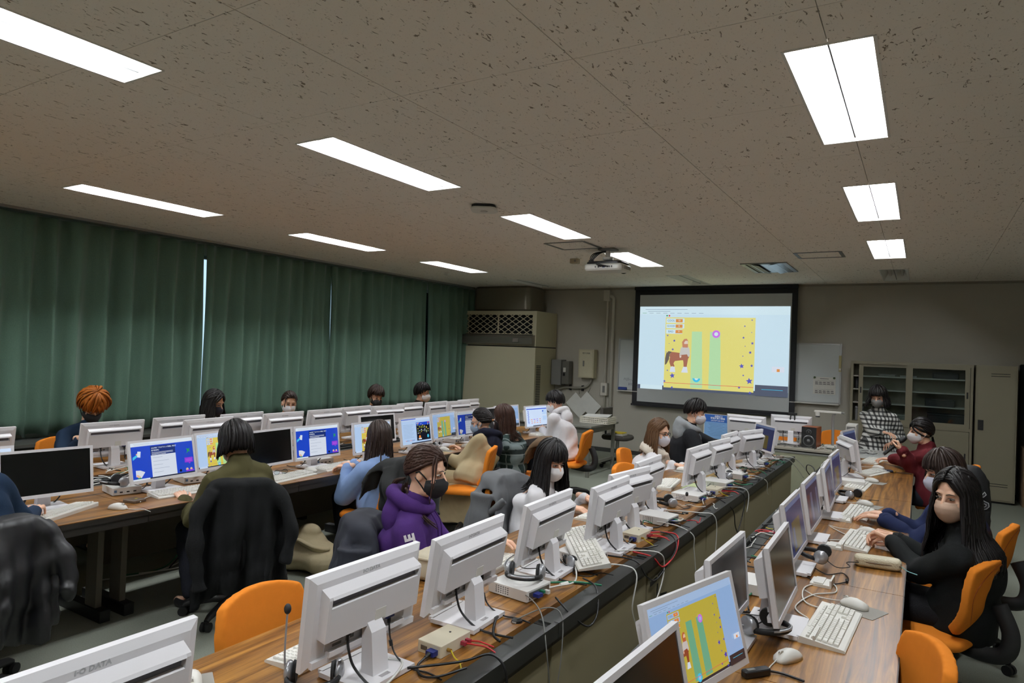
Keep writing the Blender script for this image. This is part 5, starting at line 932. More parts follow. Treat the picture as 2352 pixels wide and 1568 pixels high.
for i, (pts, mm, lb) in enumerate((([(-4.9,2.5,.012),(-4.75,2.9,.012),(-4.85,3.3,.012),(-4.6,3.7,.012),(-4.7,4.3,.012)], CWHT, 'white cable on the floor beneath the second row'), ([(-4.8,2.8,.012),(-4.7,3.1,.012),(-4.82,3.6,.012),(-4.7,4.2,.012)], CWHT, 'second white cable on the floor beneath the second row'), ([(-4.75,3.0,.012),(-4.85,3.2,.1),(-4.86,3.3,.25),(-4.82,3.4,.1),(-4.75,3.5,.012)], CBLK, 'black cable hanging to the floor beneath the second row'), ([(-4.85,2.7,.012),(-4.8,3.0,.012),(-4.86,3.2,.15)], CGRN, 'green cable on the floor beneath the second row'))): cable(lb, pts, mm, .005, name='floor_cable')
# ------------------------------------------------------------------ office chairs and things hung on them
ORG = mat('orange_fabric', (232,136,44), rough=.85, var=.05, scale=40, bump=.3, bscale=900, spec=.15); CHB = mat('chair_black', (20,20,21), rough=.55)
def chair_parts():
    m = MB(); m.rbox((0, .01, .415), (.45, .42, .05), .10, None, 5); m.ell((0, .0, .425), (.2, .18, .035)); m.cap((-.16,.2,.405), (.16,.2,.405), .028, .028)
    seat = setmats(blob(m, .010, 6), ORG)
    m = MB()
    def fn(u, v):
        a, b = 2*u-1, 2*v-1; x = a*math.sqrt(max(0, 1-.30*b*b)); z = b*math.sqrt(max(0, 1-.30*a*a))
        wd = .205*(.93+.07*b); X = wd*x; return (X, -.235-.035*b+.06*(b < 0)*b*b+.16*X*X/.2*1.6*(.6+.4*b) ,   .640+.190*z)
    m.sheet(fn, 15, 13, .042); back = setmats(blob(m, .0075, 9), ORG)
    seam = MB(); seam.tube([Vector(fn(.5+.44*math.cos(t), .5+.44*math.sin(t)))+Vector((0,-.0225,0)) for t in [2*PI*k/40 for k in range(41)]], .0022, 5)
    bar = MB(); bar.tube(spline([(0,-.05,.385),(0,-.22,.37),(0,-.315,.40),(0,-.335,.50),(0,-.285,.62)], 6), .02, 8, flat=1.9); bar.bb((-.09,-.12,.375),(.09,.12,.392))
    col = MB(); col.cyl((0,0,.06), (0,0,.2), .032, n=12); col.cyl((0,0,.2), (0,0,.385), .02, n=12); col.tube([(.05,.02,.375),(.16,.05,.37),(.24,.06,.36)], .008, 6)
    leg = MB().tube([(0,.0,.10),(0,.12,.10),(0,.26,.075),(0,.29,.06)], [.03,.027,.02,.016], 8); cas = MB()
    for s in (-1, 1): cas.tube([(s*.008,.29,.028),(s*.026,.29,.028)], .028, 14)
    cas.cyl((0,.29,.03), (0,.29,.062), .011)
    return dict(seat=seat, backrest=back, seam=seam.mesh('seam', mat('orange_seam', (176,84,14)), smooth=True), bar=bar.mesh('back_bar', CHB, auto=50), column=col.mesh('column', CHB, auto=40), leg=leg.mesh('leg', CHB, auto=50), caster=cas.mesh('caster', CHB, auto=40))
CP = chair_parts(); gCh = 'orange swivel chairs'
def chair(x, y, face, label, spin=.2, dz=0):
    t = thing('office_chair', label, 'chair', (x, y, 0), math.radians(face)-PI/2, gCh)
    obj('seat', CP['seat'], t, (0,0,dz)); b = obj('backrest', CP['backrest'], t, (0,0,dz)); obj('seam', CP['seam'], b); obj('back_bar', CP['bar'], t, (0,0,dz)); obj('column', CP['column'], t)
    for i in range(5): l = obj('leg', CP['leg'], t, (0,0,0), (0,0,spin+i*2*PI/5)); obj('caster', CP['caster'], l)
    return t
chair(-1.80, 1.65, 0, 'empty orange chair at the middle row, nearest the viewer'); chair(-2.15, 2.62, 26, 'chair with navy jacket behind the purple hoodie wearer'); chair(-2.18, 3.88, -6, 'orange chair wrapped in a grey coat under the person in white with a fringe')
chair(-1.86, 5.25, -6, 'orange chair just left of the sixth middle-row monitors, mostly hidden'); chair(-2.20, 6.14, 4, 'orange chair of the scarf wearer'); chair(-2.22, 7.36, 8, 'chair of the man in the black jacket with grey hood')
chair(-.18, 2.52, 200, 'empty orange chair pushed in at the right-hand row, nearest the viewer', .5); chair(.07, 4.02, 158, 'orange chair of the person in black, right-hand row', .75); chair(.22, 4.92, 165, 'orange chair behind the person in black, with an empty-looking backrest', .3); chair(.10, 6.1, 176, 'orange chair carrying the black backpack'); chair(.20, 7.6, 180, 'chair of the maroon-clad person')
chair(-3.74, 1.38, 180, 'chair with a black padded jacket at the left edge of the picture'); chair(-3.68, 2.76, 150, 'chair covered by a black coat behind the olive-clad person', .0); chair(-3.62, 3.98, 180, 'orange chair with a dark coat behind the person in light blue'); chair(-3.64, 5.22, 204, 'orange chair of the coat wearer'); chair(-3.58, 6.14, 200, 'orange chair of the plaid wearer'); chair(-3.58, 7.24, 188, 'orange chair of the white hoodie wearer', .1)
for y, lb in ((2.98,'orange chair of the orange-haired person'),(4.1,'chair of the long-haired person in the window row'),(5.05,'chair of the person with white mask and fringe in the window row'),(6.45,'chair of the person with glasses in the window row'),(7.4,'chair of the black-haired person with white mask, window row')): chair(-6.18, y, 0, lb)
chair(-.98, 9.75, -95, 'orange chair behind the speaker on the teacher desk'); chair(-1.62, 9.72, -85, 'orange chair showing between the two teacher monitors')
def coat(cx, cy, face, label, m_, seed, w_=.27, zt=.865, zb=.27, fold=.02, sleeves=True, drop=.22, name='draped_coat', y_off=0.0):
    # garment hung over a chair back; local frame of that chair
    t = thing(name, label, 'coat', (cx, cy, 0), math.radians(face)-PI/2); r_ = random.Random(seed); ph = [r_.uniform(0, 6) for _ in range(6)]
    def fn(u, v):
        a = 2*u-1
        if v < .22: k = v/.22; y, z = -.10-.07*k, zt-drop*(1-k)+.0
        elif v < .34: k = (v-.22)/.12; y, z = -.17-.14*math.sin(k*PI/2)-.02*k, zt+.018*math.sin(k*PI)
        else: k = (v-.34)/.66; y, z = -.33-.05*math.sin(k*2.2), zt-(zt-zb)*k
        k = max(0, (v-.3)/.7); wd = w_*(.90+.16*k-.28*max(0, 1-abs(v-.28)/.12)*(abs(a)**3)); f = fold*(math.sin(9*a+ph[0]+2*v)+.7*math.sin(17*a+ph[1]+3*v)+.5*math.sin(5*a+9*v+ph[2]))*(.25+k)
        zz = z-.09*(a*a)**2*(1-k*.7)-.03*math.sin(6*a+ph[3])*k
        return (wd*a*(1+.05*math.sin(7*v+ph[4])), y+f+.10*a*a*(1 if v > .34 else .7)+y_off, zz)
    m = MB().sheet(fn, 31, 27, .022)
    if sleeves:
        for s in (-1, 1):
            P = spline([(s*w_*.62,-.27,zt-.05),(s*w_*.90,-.33,zt-.16),(s*w_*.97,-.385,zt-.32),(s*w_*.84,-.42,zb+.14+.05*s)], 6); n_ = len(P); m.tube(P, [.060-.020*i/n_+.005*math.sin(i*.9+ph[5]+s) for i in range(n_)], 10, flat=.8)
    if drop > .3:
        for s in (-1, 1): m.tube([(s*w_*.84,-.21,zt-.09),(s*w_*.93,-.21,zt-.28),(s*w_*.92,-.21,zb+.06)], .085, 10, flat=.6)
    obj('shell', setmats(blob(m, .010, 3, fold=.0055, fscale=1.1, seed=seed), m_), t)
    return t
BLKC = mat('black_coat_cloth', (17,18,19), rough=.9, bump=.3, bscale=250, spec=.2); BLKN = mat('black_nylon', (19,19,22), rough=.45, var=.1); CHAR = mat('charcoal_cloth', (25,27,27), rough=.9, bump=.3, bscale=300); GREYC = mat('grey_wool', (104,106,108), rough=.9, bump=.4, bscale=350); NAVYJ = mat('navy_jacket_cloth', (24,27,38), rough=.85); BRNC = mat('brown_coat_cloth', (110,88,66), rough=.85)
coat(-3.74, 1.38, 180, 'black padded nylon jacket over the chair at the left edge', BLKN, 5, .26, .875, .34, .032); coat(-3.68, 2.76, 150, 'long black coat over the chair behind the olive-clad person', BLKC, 2, .27, .875, .22, .032); coat(-3.62, 3.98, 180, 'dark charcoal coat over the chair behind the person in light blue', CHAR, 9, .255, .86, .24, .03)
coat(-2.15, 2.62, 26, 'navy jacket over the chair behind the purple hoodie wearer', NAVYJ, 4, .265, .86, .30, .022, sleeves=False, drop=.4); coat(-2.18, 3.88, -6, 'grey wool coat knotted round the chair of the person in white', GREYC, 7, .30, .88, .36, .024, sleeves=False, drop=.4); coat(-3.58, 6.14, 200, 'brown and beige coat over the chair of the plaid wearer', BRNC, 12, .20, .82, .40, .02, sleeves=False)
t = thing('tied_sleeves', 'grey coat sleeves tied in a knot on the side of the grey coat', 'sleeves', (-2.18, 3.88, 0), math.radians(-6)-PI/2); m = MB(); K = Vector((.235, -.20, .64)); m.ell(K, (.035,.045,.05)); m.tube(spline([(.06,-.37,.62),(.17,-.34,.62),K,(.24,-.12,.70),(.2,-.06,.76)], 6), .035, 8, flat=.7); m.tube(spline([K,(.27,-.22,.55),(.25,-.24,.45),(.23,-.22,.38)], 6), .04, 8, flat=.5); m.tube(spline([(.2,-.32,.52),(.24,-.28,.58),K,(.26,-.14,.58),(.24,-.1,.5)], 6), .034, 8, flat=.7); obj('knot', setmats(blob(m, .008, 3, fold=.004, fscale=1.5, seed=3), GREYC), t)
t = thing('backpack', 'black backpack with outlined letters hung on a chair beyond the navy-clad person', 'backpack', (.33, 6.28, .40), .1); m = MB(); m.ell((0,0,.30), (.15,.13,.30)); m.ell((0,-.06,.18), (.14,.12,.17)); m.rbox((0,.02,.26), (.27,.18,.46), .07); BPM = mat('backpack_black', (22,23,26), rough=.75); obj('body', setmats(blob(m, .010, 6, fold=.003), BPM), t); MB().tube(spline([(-.06,.02,.585),(-.11,.02,.63),(-.16,.02,.60),(-.17,.02,.55)], 5), .010, 6).build('top_handle', BPM, t, smooth=True); MB().box((-.15,.03,.655), (.035,.02,.09)).build('strap_end', BPM, t); MB().rbox((0,-.17,.17), (.22,.03,.2), .03).build('front_pocket', BPM, t)
for i, (dx, dz) in enumerate(((.02,.40),(.06,.33))):
    me = text_mesh('S' if i else 'C', .16, .0015, bold=.004); me.transform(Matrix.Translation((dx, -.158+.0*i-.01*(i == 1), dz)) @ Matrix.Rotation(-.5, 4, 'Y') @ Matrix.Rotation(PI/2-.25, 4, 'X')); lo = setmats(me, mat('outline_white', (170,170,172))); obj('letter_outline', lo, t)
    me2 = text_mesh('S' if i else 'C', .16, .003, bold=-.001); me2.transform(Matrix.Translation((dx, -.158-.01*(i == 1), dz)) @ Matrix.Rotation(-.5, 4, 'Y') @ Matrix.Rotation(PI/2-.25, 4, 'X')); obj('letter_fill', setmats(me2, BPM), t)
# ------------------------------------------------------------------ people
SKIN = mat('skin', (236,188,158), rough=.5, var=.04, scale=12); SKIN.node_tree.nodes['Principled BSDF'].inputs['Subsurface Weight'].default_value = .08; SKIN.node_tree.nodes['Principled BSDF'].inputs['Subsurface Radius'].default_value = (.012,.005,.003)
EYEW = mat('eye_white', (226,220,214), rough=.3); IRIS = mat('iris_dark', (24,16,12), rough=.2); LASH = mat('brow_dark', (34,26,22), rough=.7)
def hairm(n, c): return mat('hair_'+n, c, rough=.46, var=.35, scale=60, spec=.25)
HB = hairm('black', (24,21,21)); HD = hairm('dark_brown', (44,32,27)); HBR = hairm('brown', (56,36,28)); HO = hairm('orange', (158,88,26)); HL = hairm('brown_ombre', (92,66,44))
def frame(o, y, z=Vector((0,0,1))):
    y = Vector(y).normalized(); x = y.cross(Vector(z))
    if x.length < 1e-4: x = Vector((1,0,0))
    x.normalize(); z = x.cross(y); M = Matrix.Identity(4)
    for i in range(3): M[i][0], M[i][1], M[i][2], M[i][3] = x[i], y[i], z[i], o[i]
    return M
POSE = dict(flat=[(14,18,12)]*4, type=[(22,34,18),(26,36,20),(26,36,20),(22,32,18)], fist=[(70,88,50)]*4, grip=[(48,72,40),(54,74,42),(58,76,42),(60,74,40)], relax=[(18,28,16),(24,34,18),(28,36,20),(30,36,22)], mouse=[(12,24,14),(14,26,14),(24,38,20),(26,38,22)], clasp=[(40,62,30),(42,64,30),(44,64,32),(46,62,32)])
def hand_mesh(pose, side, s=1.0):
    m = MB(); ts = -side; KN = [(-.031*-ts, .084), (-.010*-ts, .090), (.011*-ts, .087), (.030*-ts, .078)]; FL = [(.042,.026,.021),(.047,.029,.022),(.043,.027,.021),(.034,.021,.019)]
    KN = [(ts*.031,.084),(ts*.010,.090),(-ts*.011,.087),(-ts*.030,.078)]
    for i, (kx, ky) in enumerate(KN):
        m.cap((kx*.55, .004, 0), (kx, ky, 0), .0135, .0115, 8)
        p = Vector((kx, ky, 0)); ang = 0; sp = -kx*4.0
        for j in range(3):
            ang += math.radians(POSE[pose][i][j]); d = Vector((-math.sin(sp)*math.cos(ang), math.cos(ang)*math.cos(sp), -math.sin(ang))); q = p+d*FL[i][j]; r = .0092-.0009*j-(.001 if i == 3 else 0); m.cap(p, q, r, r-.0007, 8); p = q
    m.ell((ts*.006,.045,-.002), (.034,.042,.013)); m.ell((ts*.02,.03,-.01), (.017,.026,.012))
    p = Vector((ts*.02,.018,-.006)); cl = 1 if pose in ('fist','grip','clasp') else .35
    for L_, d, r in ((.042,(ts*.75,.6,-.25*cl),.0125),(.032,(ts*(.45-.5*cl),.85,-.35*cl),.0105),(.025,(ts*(.25-.6*cl),.9,-.4*cl),.0092)):
        q = p+Vector(d).normalized()*L_; m.cap(p, q, r, r-.0012, 8); p = q
    m.cap((0,-.045,0), (0,.01,0), .0235, .0225, 10)
    if s != 1: m.xf(Matrix.Scale(s, 4))
    return blob(m, .0034, 2, .5)
HC = {}
def head_shapes(m, M, s):
    R3 = M.to_3x3(); P = lambda p: M @ Vector(p)
    m.ell(P((0,-.012,.025)), (.074*s,.094*s,.100*s), R3, 16, 12); m.ell(P((0,.012,-.045)), (.059*s,.074*s,.070*s), R3, 14, 10); m.cap(P((0,.058,-.098)), P((0,.062,-.100)), .022*s, .020*s); m.cap(P((-.035,.02,-.085)), P((.035,.02,-.085)), .026*s, .026*s)
    m.cap(P((0,.083,.012)), P((0,.104,-.026)), .0085*s, .0125*s, 8); m.cap(P((-.034,.070,.028)), P((.034,.070,.028)), .0135*s, .0135*s); 
    for k in (-1, 1): m.ell(P((k*.042,.055,-.03)), (.022*s,.022*s,.024*s), R3); m.ell(P((k*.074,-.008,-.012)), (.009*s,.018*s,.029*s), R3 @ Matrix.Rotation(k*.25, 3, 'Z'))
def slerp(a, b, t):
    d = max(-1, min(1, a.dot(b))); o = math.acos(d)
    if o < 1e-3: return a.copy()
    return (a*math.sin((1-t)*o)+b*math.sin(t*o))/math.sin(o)
def sph(az, t): return Vector((math.sin(t)*math.sin(az), math.sin(t)*math.cos(az), math.cos(t)))
def hair_mesh(M, st, seed, torso):
    # M: head frame -> person frame. torso(p): pushes a point out of the body
    r_ = random.Random(seed); m = MB(); s = st.get('s', 1.0); c = Vector((0,-.012,.025)); rad = Vector((.080*s,.100*s,.107*s)); R3 = M.to_3x3().normalized(); g = R3.transposed() @ Vector((0,0,-1)); kind = st['kind']; n = st.get('n', 190); rr = math.radians
    def surf(d, off): return c+Vector((d.x*(rad.x+off), d.y*(rad.y+off), d.z*(rad.z+off)))
    def hairline(az):
        a = abs((az+PI) % (2*PI)-PI); return rr(np.interp(a, [0, .7, 1.15, 1.5, 1.9, 2.4, PI], st.get('line', [56, 60, 70, 92, 100, 112, 118])))
    # cap under the locks
    nu, nv = 28, 9; rings = []
    for i in range(1, nv+1): rings.append([M @ surf(sph(2*PI*j/nu, hairline(2*PI*j/nu)*i/nv), .002) for j in range(nu)])
    m.loft([[M @ surf(sph(2*PI*j/nu, .02), .002) for j in range(nu)]]+rings+[[M @ surf(sph(2*PI*j/nu, hairline(2*PI*j/nu)*.97), -.012) for j in range(nu)]])
    def lock(P, w0, w1):
        P = [M @ p for p in P]; P = [torso(p) for p in P]; k = len(P); C = M @ c
        R = [w0*(.55+.45*min(1, 4*i/k))*(1-max(0, i/(k-1)-.45)/.55*(1-w1)) for i in range(k)]
        m.tube(P, R, 5, flat=.38, up=tuple((P[min(1, k-1)]-C).normalized()))
    for i in range(n):
        az = 2*PI*(i+r_.random())/n; a = abs((az+PI) % (2*PI)-PI); off = r_.uniform(.003, .014)*st.get('vol', 1); jit = r_.uniform(-.1, .1)
        if kind == 'pony':
            d0 = sph(az, hairline(az)*r_.uniform(.75, 1.0)) if a < 2.0 else sph(az, rr(r_.uniform(70, 115))); d1 = sph(PI+r_.uniform(-.12, .12), rr(st.get('nape', 112)+r_.uniform(-8, 8)))
            lock([surf(slerp(d0, d1, k/8), off*.4+.004*math.sin(PI*k/8)) for k in range(9)], .011, .8); continue
        if kind == 'part' and a < 2.3:
            q = r_.random(); sg = 1 if az < PI else -1; d0 = sph(0, rr(50)*(1-q)) if q < .8 else sph(PI, rr(30)*r_.random()); d0 = (d0+Vector((sg*.06,0,0))).normalized()
            e = np.interp(a, [0, 2.3], [st.get('face', 1.0), 2.3]); d1 = sph(sg*e, rr(92)); L_ = st['len']*r_.uniform(.82, 1.06); P = [surf(slerp(d0, d1, k/6), off) for k in range(7)]
        else:
            front = a < st.get('fw', .95); tmax = rr(np.interp(a, [0, .8, 1.2, 1.6, 2.2, PI], st.get('ends', [78, 80, 98, 112, 122, 126])))*(1+.06*jit*6)
            t0 = rr(r_.choice((2, 8, 20, 35, 50)))
            if front and kind == 'part': continue
            tw = r_.uniform(-.25, .25)*st.get('mess', .5)
            P = [surf(sph(az+tw*k/7+st.get('sweep', 0)*(k/7)*(1 if a < 1.3 else 0), t0+(tmax-t0)*k/7), off*(1+st.get('puff', 0)*math.sin(PI*min(1, k/6)))) for k in range(8)]
            L_ = 0 if front else st.get('len', 0)*r_.uniform(.85, 1.05)
            if st.get('len', 0) and not front:
                tm2 = rr(95); P = [surf(sph(az+tw*k/7, t0+(tm2-t0)*k/7), off) for k in range(8)]
        if L_:
            p = P[-1]; out = Vector((p.x, p.y-.0, 0)).normalized() if p.xy.length > 1e-4 else Vector((0,-1,0)); nst = max(3, int(L_/.045)); wv = r_.uniform(0, 6)
            for k in range(1, nst+1): P.append(p+g*(L_*k/nst)+out*(st.get('flare', .01)*math.sin(PI*.5*k/nst)+.006*math.sin(wv+k*1.3)*st.get('wave', 1)))
        lock(P, r_.uniform(.009, .014)*st.get('w', 1), st.get('tip', .25))
    for tl in st.get('tails', []):
        for i in range(tl.get('n', 26)):
            j = Vector([r_.gauss(0, 1) for _ in range(3)])*tl.get('spread', .014); P = [Vector(p)+j*(.3+.9*k/len(tl['p'])) for k, p in enumerate(tl['p'])]; lock(spline(P, 4), .008, .2)
    for x, z0, L_ in st.get('wisps', []):
        for i in range(8): d = sph(math.asin(max(-1, min(1, x/.08))), rr(64)); p = surf(d, .006); lock(spline([surf(sph(x*8, rr(40)), .006), p+Vector((r_.uniform(-.004,.004),.004,0)), p+g*L_*.5+Vector((x*.25,.006,0)), p+g*L_+Vector((x*.35+r_.uniform(-.006,.006),.0,0))], 4), .006, .2)
    return m
def mask_mesh(M, s, fabric):
    m = MB()
    def fn(u, v):
        a = 2*u-1; yf = np.interp(v, [0,.25,.5,.8,1], [.099,.122,.124,.108,.078]); z = np.interp(v, [0,.25,.5,.8,1], [-.006,-.030,-.058,-.094,-.117]); hw = np.interp(v, [0,.3,.7,1], [.067,.072,.068,.052])
        x = hw*math.sin(a*1.3)/math.sin(1.3); k = abs(a)**1.8; y = yf-(yf-.026)*k; zz = z+(-.014*k if v < .3 else 0)+(.034*k*max(0, v-.5)/.5) - .006*k
        if not fabric: y += .0016*math.sin(v*PI*7)*(1-k)
        return M @ Vector((x*s, y*s, zz*s))
    m.sheet(fn, 17, 13, .0022)
    st = MB()
    for k in (-1, 1):
        for z0, z1 in ((-.022, .012), (-.078, -.034)): st.tube([M @ (Vector(p)*s) for p in ((k*.0665,.030,z0),(k*.074,.012,(z0+z1)/2),(k*.083,-.010,z1),(k*.080,-.028,z1*.5-.004))], .0017*(2.2 if fabric else 1), 5)
    return m, st
MEASK = {}
def person(label, seat, face, head, hyaw, pitch=10, hroll=0, hands=(None, None), top=None, legs=None, hair=None, hairmat=HB, mask=(226,226,226), fabric=False, f=.95, hs=.97, near=False, hood=None, puff=0, stand=False, seed=1, eyes=True, shoes=(30,30,32), sleeve=1.0, elbow=None, skirt=None, nk=0, twist=0, flare=0, group=None):
    rz = math.radians(face)-PI/2; loc = Vector((seat[0], seat[1], 0)); Li = (Matrix.Translation(loc) @ Matrix.Rotation(rz, 4, 'Z')).inverted()
    H = Li @ Vector(head); Rh = Matrix.Rotation(math.radians(hyaw-face), 4, 'Z') @ Matrix.Rotation(math.radians(-pitch), 4, 'X') @ Matrix.Rotation(math.radians(hroll), 4, 'Y'); MH_ = Matrix.Translation(H) @ Rh
    yawd = (Matrix.Rotation(math.radians(hyaw-face), 3, 'Z') @ Vector((0,1,0)))
    Nk = H+yawd*(-.035)+Vector((0,-.02,-.160*hs+nk)); Pz = .50 if not stand else .80; Pv = Vector((0, .0, Pz)); up = (Nk-Pv).normalized(); C = Pv.lerp(Nk, .62)+Vector((0,-.035,0)); B = Pv.lerp(Nk, .3)+Vector((0,-.02,0))
    tw = Matrix.Rotation(math.radians(twist), 3, 'Z'); xr = tw @ Vector((1,0,0)); S0 = Nk-up*.080
    SP = Matrix.Identity(3); fw = up.cross(xr).normalized()*1; fw = fw if fw.y > 0 else -fw; rx = fw.cross(up).normalized()
    for i in range(3): SP[i][0], SP[i][1], SP[i][2] = rx[i], fw[i], up[i]
    sw = .172*f; arms = []
    for k, sd in ((0, -1), (1, 1)):                       # 0 left, 1 right
        S = S0+rx*(sd*sw)-up*.012; hd = hands[k]; W = Li @ Vector(hd['p']) if hd else Vector((sd*.16, .36, .70 if not stand else .78)); a, b = .285*f, .245*f; v = W-S; d = v.length
        if d > (a+b)*.995: q = d/((a+b)*.995); a, b = a*q, b*q
        d = max(d, .12); u_ = v.normalized(); h = Vector((sd*.30, -.30, -1)) if not (hd and 'hint' in hd) else Vector(hd['hint']); h = (h-u_*h.dot(u_)).normalized(); x = (a*a-b*b+d*d)/(2*d); E = S+u_*x+h*math.sqrt(max(0, a*a-x*x)); arms.append((S, E, W, sd, hd))
    # ---- body: one continuous surface
    m = MB(); head_shapes(m, MH_ @ Matrix.Identity(4), hs); m.cap(H+Rh.to_3x3() @ Vector((0,-.018,-.06)), Nk-up*.03, .050*hs, .056*hs, 12); m.cap(Pv, B, .10, .10); m.cap(B, C, .10, .10); m.cap(C, S0, .10, .06); [m.cap(Nk-up*.05, S0+rx*(k*sw), .045, .042) for k in (-1, 1)]
    hips = [Pv+Vector((sd*.085, .02, -.01)) for sd in (-1, 1)]; knees, ankles = [], []
    for j, sd in enumerate((-1, 1)):
        if stand: K, A = Vector((sd*.09,.02,.46*f)), Vector((sd*.09,0,.08))
        else: K, A = Vector((sd*.11,.41*f,.49)), Vector((sd*.12,.36*f+(.06 if j else -.05),.09))
        knees.append(K); ankles.append(A); m.cap(hips[j], K, .068, .05); m.cap(K, A, .05, .034); m.cap(A+Vector((0,-.03,-.04)), A+Vector((0,.14,-.055)), .034, .028)
    for S, E, W, sd, hd in arms: m.cap(S, E, .042, .035); m.cap(E, W+(W-E).normalized()*.0, .035, .0235)
    bm_ = blob(m, .0065 if near else .0085, 2, .5); arrs = [bm_]
    ob = MB(); ob.v = [tuple(v.co) for v in bm_.vertices]; ob.f = [tuple(p.vertices) for p in bm_.polygons]; ob.m = [0]*len(ob.f)
    for S, E, W, sd, hd in arms:
        if not hd or hd.get('hide'): ps = 'relax'
        else: ps = hd.get('pose', 'relax')
        key = (ps, sd)
        if key not in HC: HC[key] = hand_mesh(ps, sd)
        dr = Vector(hd['dir']) if hd and 'dir' in hd else None; dl = (Li.to_3x3() @ dr) if dr else (W-E); nz = Li.to_3x3() @ Vector(hd['up']) if hd and 'up' in hd else Vector((0,0,1))
        mesh_into(ob, HC[key], frame(W, dl, nz) @ Matrix.Scale(f*1.0, 4))
    root = ob.build('person', SKIN, smooth=True); root.location = loc; root.rotation_euler = (0,0,rz); tag(root, label, 'person', group)
    # ---- clothes
    m = MB(); q = puff
    R_ = [(Pv-up*.09, .165*f+q+flare, .125+q+flare*.6), (Pv-up*.03, .190*f+q+flare, .148+q+flare*.6), (Pv+up*.05, .186*f+q+flare*.6, .146+q), (B, .168*f+q, .130+q), (Pv.lerp(Nk,.46)+Vector((0,-.03,0)), .172*f+q, .128+q), (C, .182*f+q, .128+q), (C.lerp(S0,.6), .182*f+q, .115+q*.9), (S0, .155*f+q*.6, .090+q*.7)]
    cs = spline([r[0] for r in R_], 4); nn = len(cs); ra = np.interp(np.linspace(0, len(R_)-1, nn), range(len(R_)), [r[1] for r in R_]); rb = np.interp(np.linspace(0, len(R_)-1, nn), range(len(R_)), [r[2] for r in R_])
    m.loft([[c_+rx*(ra[i]*math.copysign(abs(math.cos(t_))**.85, math.cos(t_)))+fw*(rb[i]*math.copysign(abs(math.sin(t_))**.85, math.sin(t_))) for t_ in [2*PI*j/20 for j in range(20)]] for i, c_ in enumerate(cs)])
    [m.cap(Nk-up*.045+rx*(k*.03), S0+rx*(k*(sw-.010))-up*.012, .070+q*.5, .060+q*.5, 12) for k in (-1, 1)]; m.cap(S0-up*.02, Nk+up*.012, .092+q*.5, .070+q*.3, 12)
    for S, E, W, sd, hd in arms: m.cap(S, E, .060*sleeve+q*.6, .053*sleeve+q*.6, 12); d = (W-E); m.cap(E, E+d*.93, .053*sleeve+q*.6, .038*min(sleeve, 1.15)+q*.3, 12)
    tp = obj('top', setmats(blob(m, .0095 if near else .0115, 8, .55, fold=(.0068 if near else .005)+q*.03, fscale=1.0, seed=seed), top), root)
    for S, E, W, sd, hd in arms:
        if hd and not hd.get('hide'): d = (W-E).normalized(); MB().tube([E+(W-E)*.86, E+(W-E)*.90, E+(W-E)*.96, E+(W-E)*.975, E+(W-E)*.97], [.036*min(sleeve,1.2)+q*.3, .037*min(sleeve,1.2)+q*.3, .034*min(sleeve,1.2)+q*.3, .032*min(sleeve,1.2)+q*.3, .026], 12, caps=False).build('cuff', top, tp, smooth=True)
    if legs is not None:
        m = MB()
        for j in (0, 1): m.cap(hips[j], knees[j], .088, .070, 12); m.cap(knees[j], ankles[j]+Vector((0,0,.03)), .070, .052, 12)
        m.ell(Pv+Vector((0,0,.0)), (.17*f,.14,.11))
        obj('trousers' if not skirt else 'skirt', setmats(blob(m, .013, 4, fold=.004, seed=seed+5), legs), root)
        sh = mat('shoe_%d_%d_%d' % shoes, shoes, rough=.5)
        for j in (0, 1): A = ankles[j]; obj('shoe', setmats(blob(MB().cap(A+Vector((0,-.035,-.05)), A+Vector((0,.13,-.06)), .040, .034).cap(A+Vector((0,-.02,-.02)), A+Vector((0,.0,-.04)), .042, .042), .008, 3), sh), root)
    # ---- hair, mask, eyes
    def push(p):
        # keep hair outside the shoulders and back
        h_ = (p-Pv).dot(up); top_ = (Nk-Pv).dot(up)
        if h_ > top_-.03: return p
        rel = p-(Pv+up*h_); x, y = rel.dot(rx), rel.dot(fw); k = min(1, (top_-.03-h_)/.07); ax, ay = (.105+.09*k)*f+q, (.10+.05*k)+q; e = math.hypot(x/ax, y/ay)
        if e < 1.06: sc_ = 1.06/max(e, .2); return Pv+up*h_+rx*(x*min(sc_, 1.5))+fw*(y*sc_)
        return p
    hm = hair_mesh(MH_ , dict(hair, s=hs), seed, push); ho = hm.build('hair', hairmat, root, smooth=True)
    if mask:
        mm = mat('mask_%d_%d_%d' % mask, mask, rough=.8, bump=.2, bscale=400); a, b = mask_mesh(MH_, hs, fabric); mk = a.build('face_mask', mm, root, smooth=True); b.build('ear_loop', mm, mk, smooth=True)['kind'] = 'stuff'
    if eyes:
        for k in (-1, 1):
            e = MB().ell(MH_ @ (Vector((k*.031,.0745,.006))*hs), (.0140*hs,.0105*hs,.0046*hs), Rh.to_3x3(), 12, 8).build('eye', EYEW, root, smooth=True); MB().ell(MH_ @ (Vector((k*.031,.0835,.0055))*hs), (.0052*hs,.0032*hs,.0048*hs), Rh.to_3x3()).build('iris', IRIS, e, smooth=True)
            MB().tube([MH_ @ (Vector(p)*hs) for p in ((k*.016,.083,.0075),(k*.026,.0885,.0125),(k*.036,.086,.012),(k*.047,.0775,.007))], .0016, 5).build('eyelid', LASH, e, smooth=True)
            MB().tube([MH_ @ (Vector(p)*hs) for p in ((k*.014,.090,.0265),(k*.03,.0895,.0315),(k*.048,.078,.027))], [.0022,.0026,.0014], 5).build('eyebrow', LASH, root, smooth=True)
    root['_'] = 0; del root['_']
    return dict(root=root, MH=MH_, H=H, Nk=Nk, up=up, rx=rx, fw=fw, S0=S0, arms=arms, top=tp, hs=hs, C=C, Pv=Pv, Li=Li, f=f)
